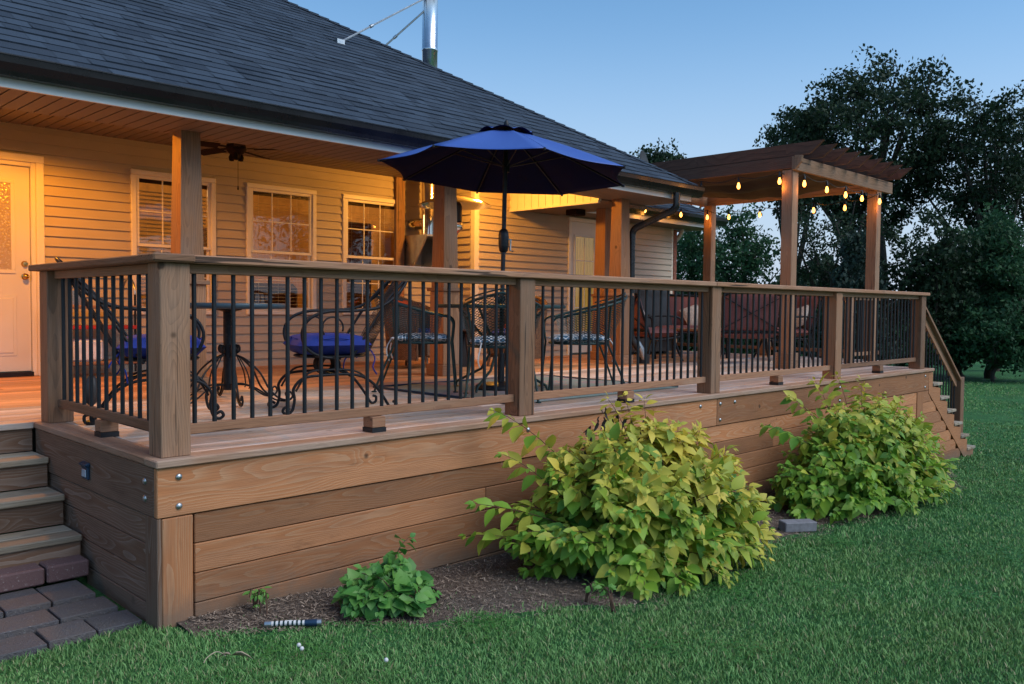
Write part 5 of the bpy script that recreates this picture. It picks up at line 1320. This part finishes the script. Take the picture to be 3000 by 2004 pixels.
m = MB(); m.tube([(.02, -.01, .0), (-.05, .03, .01)], .008, 6); m.build('riser', 'tray', sp_)
m = MB(); m.tube(circ((0, 0, 0), .19, 24, 'z', 170, 390), .007, 6); o = m.build('drip_hose', 'tray'); o.location = at(1.10, -.36, .022); tag(o, 'black drip hose curved round the hydrangea', 'hose')
m = MB(); m.box(-.14, .14, -.05, .05, 0, .075); o = m.build('paving_block', 'concrete', bevel=.006); o.location = at(4.55, -.80, .01); o.rotation_euler = (R(3), R(2), R(-28)); tag(o, 'grey concrete block lying in the mulch between the golden shrubs', 'block')
lf = thing('dead_leaf', 'curled tan dry leaf lying on the lawn in the foreground', 'leaf', at(.02, -.62, .045), R(-40))
V, F, r_, t_ = leaf_tris(np.array([(0., 0, 0), (.0, .0, .004)]), np.array([(1., .1, .1), (-.8, .3, .0)]), np.array([(0, .3, 1.), (.2, 0, 1.)]), np.array([.085, .06]), np.array([.035, .02]), np.zeros(2), np.zeros(2), .3, .9)
o = npmesh('blade', V, F, 'dryleaf', r_, t_); attach(o, lf)
m = MB(); m.tube(spline([(-.02, 0, 0), (-.06, .02, .01), (-.09, -.01, 0), (-.10, -.03, -.015)], 4), .0022, 5); m.build('stalk', 'dryleaf', lf)
m0 = MB()
for x, y, lb in ((.27, -.72, 'white clover flower in the foreground lawn, upper one of a close pair'), (.26, -.76, 'white clover flower in the foreground lawn, lower one of a close pair'), (.47, -1.06, 'pale clover flower standing alone near the bottom picture edge')):
    t_ = thing('clover_flower', lb, 'flower', at(x, y), group='white clover flowers in the lawn')
    m = MB(); m.tube([(0, 0, 0), (.004, 0, .055)], .001, 4); m.build('stalk', 'hydleaf', t_)
    m = MB(); m.lathe([(0, .050), (.007, .053), (.010, .060), (.006, .067), (0, .069)], (.004, 0, 0), 8); m.build('head', 'white', t_)

# ------------------------------------------------------------------ trees behind the yard
def tree(label, u, d, vtop, hw, vbot, mat='treeleaf', ncl=170, nl=46, ls=.17, limbs=9, shell=.55, cat='tree', name='tree', base_u=None, seed=0, stems=1, crad=.55, trunk=.16, lobes=None, kind='round'):
    """u, vtop, vbot, hw: where the crown sits in the photograph (px), d: distance"""
    rg = np.random.default_rng(100+seed)
    T = W(u, vtop, d); Bm = W(u, vbot, d); sc = d/2513.3; rw = hw*sc
    cx, cy = T.x, T.y; g = gzz(cx, cy); ztop, zbot = T.z, Bm.z; zc, rz = (ztop+zbot)/2, (ztop-zbot)/2
    root = thing(name, label, cat, (cx, cy, g), world_built=True)
    wood = MB()
    nodes = []; npt = []
    fork = g+(zbot-g)*.5+.3
    bxs = [(cx+rg.normal(0, .25)*(stems > 1)*1.6, cy+rg.normal(0, .25)*(stems > 1)*1.6) for _ in range(stems)]
    for bx, by in bxs:
        p0 = Vector((bx, by, g-.1)); p1 = Vector((bx+rg.normal(0, .15), by+rg.normal(0, .15), fork)); 
        pa = bez([p0, p0.lerp(p1, .5)+Vector((rg.normal(0, .1), rg.normal(0, .1), 0)), p1], 5); tr = trunk/(stems**.5)
        wood.tube(pa, [tr*1.25, tr*1.05, tr, tr*.97, tr*.93, tr*.9], 8)
    def env(shell_):
        while True:
            v = rg.normal(size=3); v /= np.linalg.norm(v)
            k = shell_+(1-shell_)*rg.random()**.6
            if kind == 'cone': zz = -1+2*rg.random()**1.3; w_ = (1-zz)/2*.9+.12; a = rg.uniform(0, 6.28); return Vector((cx+rw*w_*math.cos(a)*k, cy+rw*w_*math.sin(a)*k, zc+rz*zz))
            z_ = v[2]*k
            if kind == 'vase' and z_ < 0: v[0] *= (1+z_*.55); v[1] *= (1+z_*.55)
            lump = 1+.17*math.sin(v[0]*5+seed)+.15*math.sin(v[1]*6+2*seed)+.12*math.sin(v[2]*9+v[0]*4+seed); lump = 1+(lump-1)*(.4 if ncl > 500 else .8); lump *= .95
            return Vector((cx+rw*v[0]*k*lump, cy+rw*v[1]*k*lump, zc+rz*z_*lump))
    for i in range(limbs):
        bx, by = bxs[i % stems]; s = Vector((bx, by, fork-rg.random()*(fork-g)*.15)); e = env(.55)
        e.z = max(e.z, zc-rz*.25)
        m_ = Vector((s.x*.65+e.x*.35+rg.normal(0, .3), s.y*.65+e.y*.35+rg.normal(0, .3), s.z*.45+e.z*.55))
        pa = bez([s, m_, e], 9); r0 = trunk*.55
        wood.tube(pa, [r0*(1-.9*k/9) for k in range(10)], 6)
        for k in range(1, 10): nodes.append(pa[k]); npt.append(r0*(1-.9*k/9))
    NP = np.array([tuple(q) for q in nodes]); NR = np.array(npt)
    C = []
    nb = len(nodes)
    for i in range(ncl):
        e = env(shell); d2 = ((NP[:nb*6]-np.array(e))**2).sum(1) + np.where(NP[:nb*6, 2] > e.z, 4., 0)
        j = int(d2.argmin()); s = Vector(NP[j])
        m_ = s.lerp(e, .5)+Vector((rg.normal(0, .12), rg.normal(0, .12), .12)); pa = bez([s, m_, e], 4); r0 = min(NR[j]*.6, .035)+.006
        wood.tube(pa, [r0, r0*.8, r0*.6, r0*.45, r0*.3], 4, cap=False)
        NP = np.vstack([NP, [tuple(q) for q in pa[1:]]]); NR = np.append(NR, [r0*.8, r0*.6, r0*.45, r0*.3])
        C.append(tuple(e)); 
        if rg.random() < .5: C.append(tuple(pa[3]))
    C = np.array(C); n = len(C)*nl
    ci = np.repeat(np.arange(len(C)), nl); off = rg.normal(size=(n, 3)); off /= np.linalg.norm(off, axis=1, keepdims=True); off *= (rg.random(n)**.5)[:, None]*crad*np.array([1, 1, .62])
    off *= rg.uniform(.55, 1.25, len(C))[ci][:, None]
    P = C[ci]+off; P[:, 2] = np.maximum(P[:, 2], g+.05)
    A = rg.normal(size=(n, 3)); A[:, 2] -= .5; A /= np.linalg.norm(A, axis=1, keepdims=True); Bv = np.cross(A, rg.normal(size=(n, 3))); Bv /= np.linalg.norm(Bv, axis=1, keepdims=True)
    s = ls*rg.uniform(.5, 1.2, n)[:, None]
    V = np.stack([P-A*s*.5, P+Bv*s*.28, P+A*s*.5, P-Bv*s*.28], 1)
    o = npmesh('crown', V, np.arange(n*4).reshape(-1, 4), mat, np.repeat(rg.random(len(C))[ci]*.6+rg.random(n)*.4, 4), np.repeat(rg.random(n)**4, 4)); attach(o, root)
    wood.build('trunk', 'bark', root)
    return root
tree('tallest broad tree with rounded crown rising behind the pergola rafters', 2555, 33, 168, 300, 690, ncl=520, nl=34, limbs=17, shell=.38, stems=3, crad=.62, kind='vase', seed=1, trunk=.3, ls=.19)
tree('lower leafy crown leaning out left of the tallest tree', 2335, 32, 330, 100, 660, ncl=170, nl=38, limbs=7, crad=.5, seed=2, trunk=.14, kind='vase')
tree('tall spreading tree at the right edge with a lacy crown', 2880, 31, 262, 205, 680, ncl=330, nl=28, limbs=13, shell=.45, stems=2, crad=.55, kind='vase', seed=3, trunk=.22)
tree('tree partly cut by the right picture edge behind the lacy crown', 3060, 33, 330, 150, 760, ncl=190, nl=34, limbs=9, crad=.55, seed=4, trunk=.2)
tree('small distant tree top peeking above the roof beside the pergola', 1945, 46, 412, 88, 640, ncl=90, nl=46, limbs=6, crad=.7, seed=5, ls=.24, trunk=.2)
tree('sparse many stemmed tree seen through the pergola between its front posts', 2440, 28, 560, 170, 900, ncl=150, nl=18, limbs=14, shell=.3, stems=4, crad=.42, seed=6, trunk=.2, kind='vase', ls=.14)
tree('dense dark tree between the back pergola post and the front left post', 2170, 30, 590, 120, 980, ncl=130, nl=34, limbs=9, crad=.55, seed=7, trunk=.16, mat='treeleaf2', shell=.3)
tree('loose green tree just right of the house corner', 2035, 32, 610, 100, 960, ncl=120, nl=40, limbs=8, crad=.55, seed=8, trunk=.14, mat='treeleaf2', shell=.3)
tree('grey green cedar standing left of the right pergola post', 2510, 26, 690, 120, 1050, ncl=140, nl=34, limbs=9, crad=.42, seed=9, trunk=.12, mat='coolleaf', shell=.2, kind='cone')
tree('dark shadowy tree right of the pergola above the stair railing', 2720, 27, 610, 130, 1000, ncl=150, nl=36, limbs=9, crad=.52, seed=10, trunk=.16, mat='treeleaf', shell=.25)
tree('drooping green tree at the right edge of the lawn', 2920, 27.5, 600, 140, 1072, ncl=230, nl=50, limbs=9, crad=.5, seed=11, trunk=.16, mat='treeleaf2', shell=.3)
tree('bushy tree with low branches behind the stair newel post', 2830, 28, 760, 130, 1060, ncl=190, nl=50, limbs=8, crad=.5, seed=12, trunk=.12, mat='treeleaf2', shell=.2)
for i, (u, v, hw, d) in enumerate(((1990, 860, 90, 30), (2120, 880, 90, 29), (2260, 900, 95, 29.5), (2400, 905, 95, 29), (2540, 930, 95, 28), (2670, 915, 95, 27), (2790, 930, 95, 27.5), (2920, 900, 110, 26), (3060, 880, 120, 26))):
    tree(['dark bush beside the tan wall corner', 'dark bush behind the covered grill', 'dark bush behind the red chair with the X brace', 'dark bush seen through the fourth railing bay', 'dark bush behind the right pergola post foot', 'dark bush above the stair treads', 'dark bush just right of the sloping stair rail', 'broad dark bush along the lawn edge at far right', 'dark bush cut by the right picture edge'][i],
         u, d, v, hw, 1078, ncl=120, nl=44, limbs=5, crad=.42, seed=20+i, trunk=.06, mat='treeleaf2' if i % 2 else 'treeleaf', shell=.1, cat='bush', name='bush_clump', ls=.15)
# distant wood that reads as one mass
def far_wood():
    rg = np.random.default_rng(5); n = 26000; a = rg.uniform(R(-20), R(60), n); d = rg.uniform(75, 95, n)
    x = CAM.x+d*np.sin(yaw+a); y = CAM.y+d*np.cos(yaw+a); hgt = 4.2+1.6*np.sin(a*23)+1.0*np.sin(a*57+1)+.8*np.sin(a*131)
    z = gz(x, y)+rg.random(n)**.7*hgt; P = np.stack([x, y, z], -1)
    A = rg.normal(size=(n, 3)); A /= np.linalg.norm(A, axis=1, keepdims=True); B = np.cross(A, rg.normal(size=(n, 3))); B /= np.linalg.norm(B, axis=1, keepdims=True)
    s = rg.uniform(.4, 1.0, n)[:, None]; V = np.stack([P-A*s*.5, P+B*s*.4, P+A*s*.5, P-B*s*.4], 1)
    o = npmesh('far_wood', V, np.arange(n*4).reshape(-1, 4), 'treeleaf', np.repeat(rg.random(n), 4), np.zeros(n*4)); tag(o, 'low distant line of dark woodland beyond the lawn', 'woodland'); o['kind'] = 'stuff'
far_wood()
# trees across the yard behind the photographer (they show only as reflections in the window panes)
for i, (x, y, h, w_) in enumerate(((14.5, -20, 7.5, 3.0), (20.5, -19, 9, 3.6), (9, -24, 8, 3.0))):
    P = Vector((x, y, 0)); d = 1.0
    rg = np.random.default_rng(70+i); root = thing('tree', ['medium tree across the front lawn mirrored in the window panes', 'tallest wide tree across the front lawn opposite the house', 'narrow tree across the front lawn farthest from the deck'][i], 'tree', (x, y, gzz(x, y)), world_built=True)
    wood = MB(); wood.tube([(x, y, gzz(x, y)), (x+.1, y, h*.5), (x, y, h*.8)], [.2, .14, .05], 8); C = []
    for k in range(60):
        v = rg.normal(size=3); v /= np.linalg.norm(v); r_ = .5+.5*rg.random()
        e = (x+w_*v[0]*r_, y+w_*v[1]*r_, h*.62+h*.38*v[2]*r_); C.append(e); wood.tube(bez([(x, y, h*(.2+.3*rg.random())), (x+(e[0]-x)*.4, y+(e[1]-y)*.4, e[2]*.8), e], 4), [.05, .04, .03, .02, .01], 4)
    C = np.array(C); ci = np.repeat(np.arange(60), 70); n = len(ci); P = C[ci]+rg.normal(size=(n, 3))*.35
    A = rg.normal(size=(n, 3)); A /= np.linalg.norm(A, axis=1, keepdims=True); B = np.cross(A, rg.normal(size=(n, 3))); B /= np.linalg.norm(B, axis=1, keepdims=True)
    V = np.stack([P-A*.12, P+B*.07, P+A*.12, P-B*.07], 1)
    o = npmesh('crown', V, np.arange(n*4).reshape(-1, 4), 'treeleaf', np.repeat(rg.random(n), 4), np.zeros(n*4)); attach(o, root); wood.build('trunk', 'bark', root)
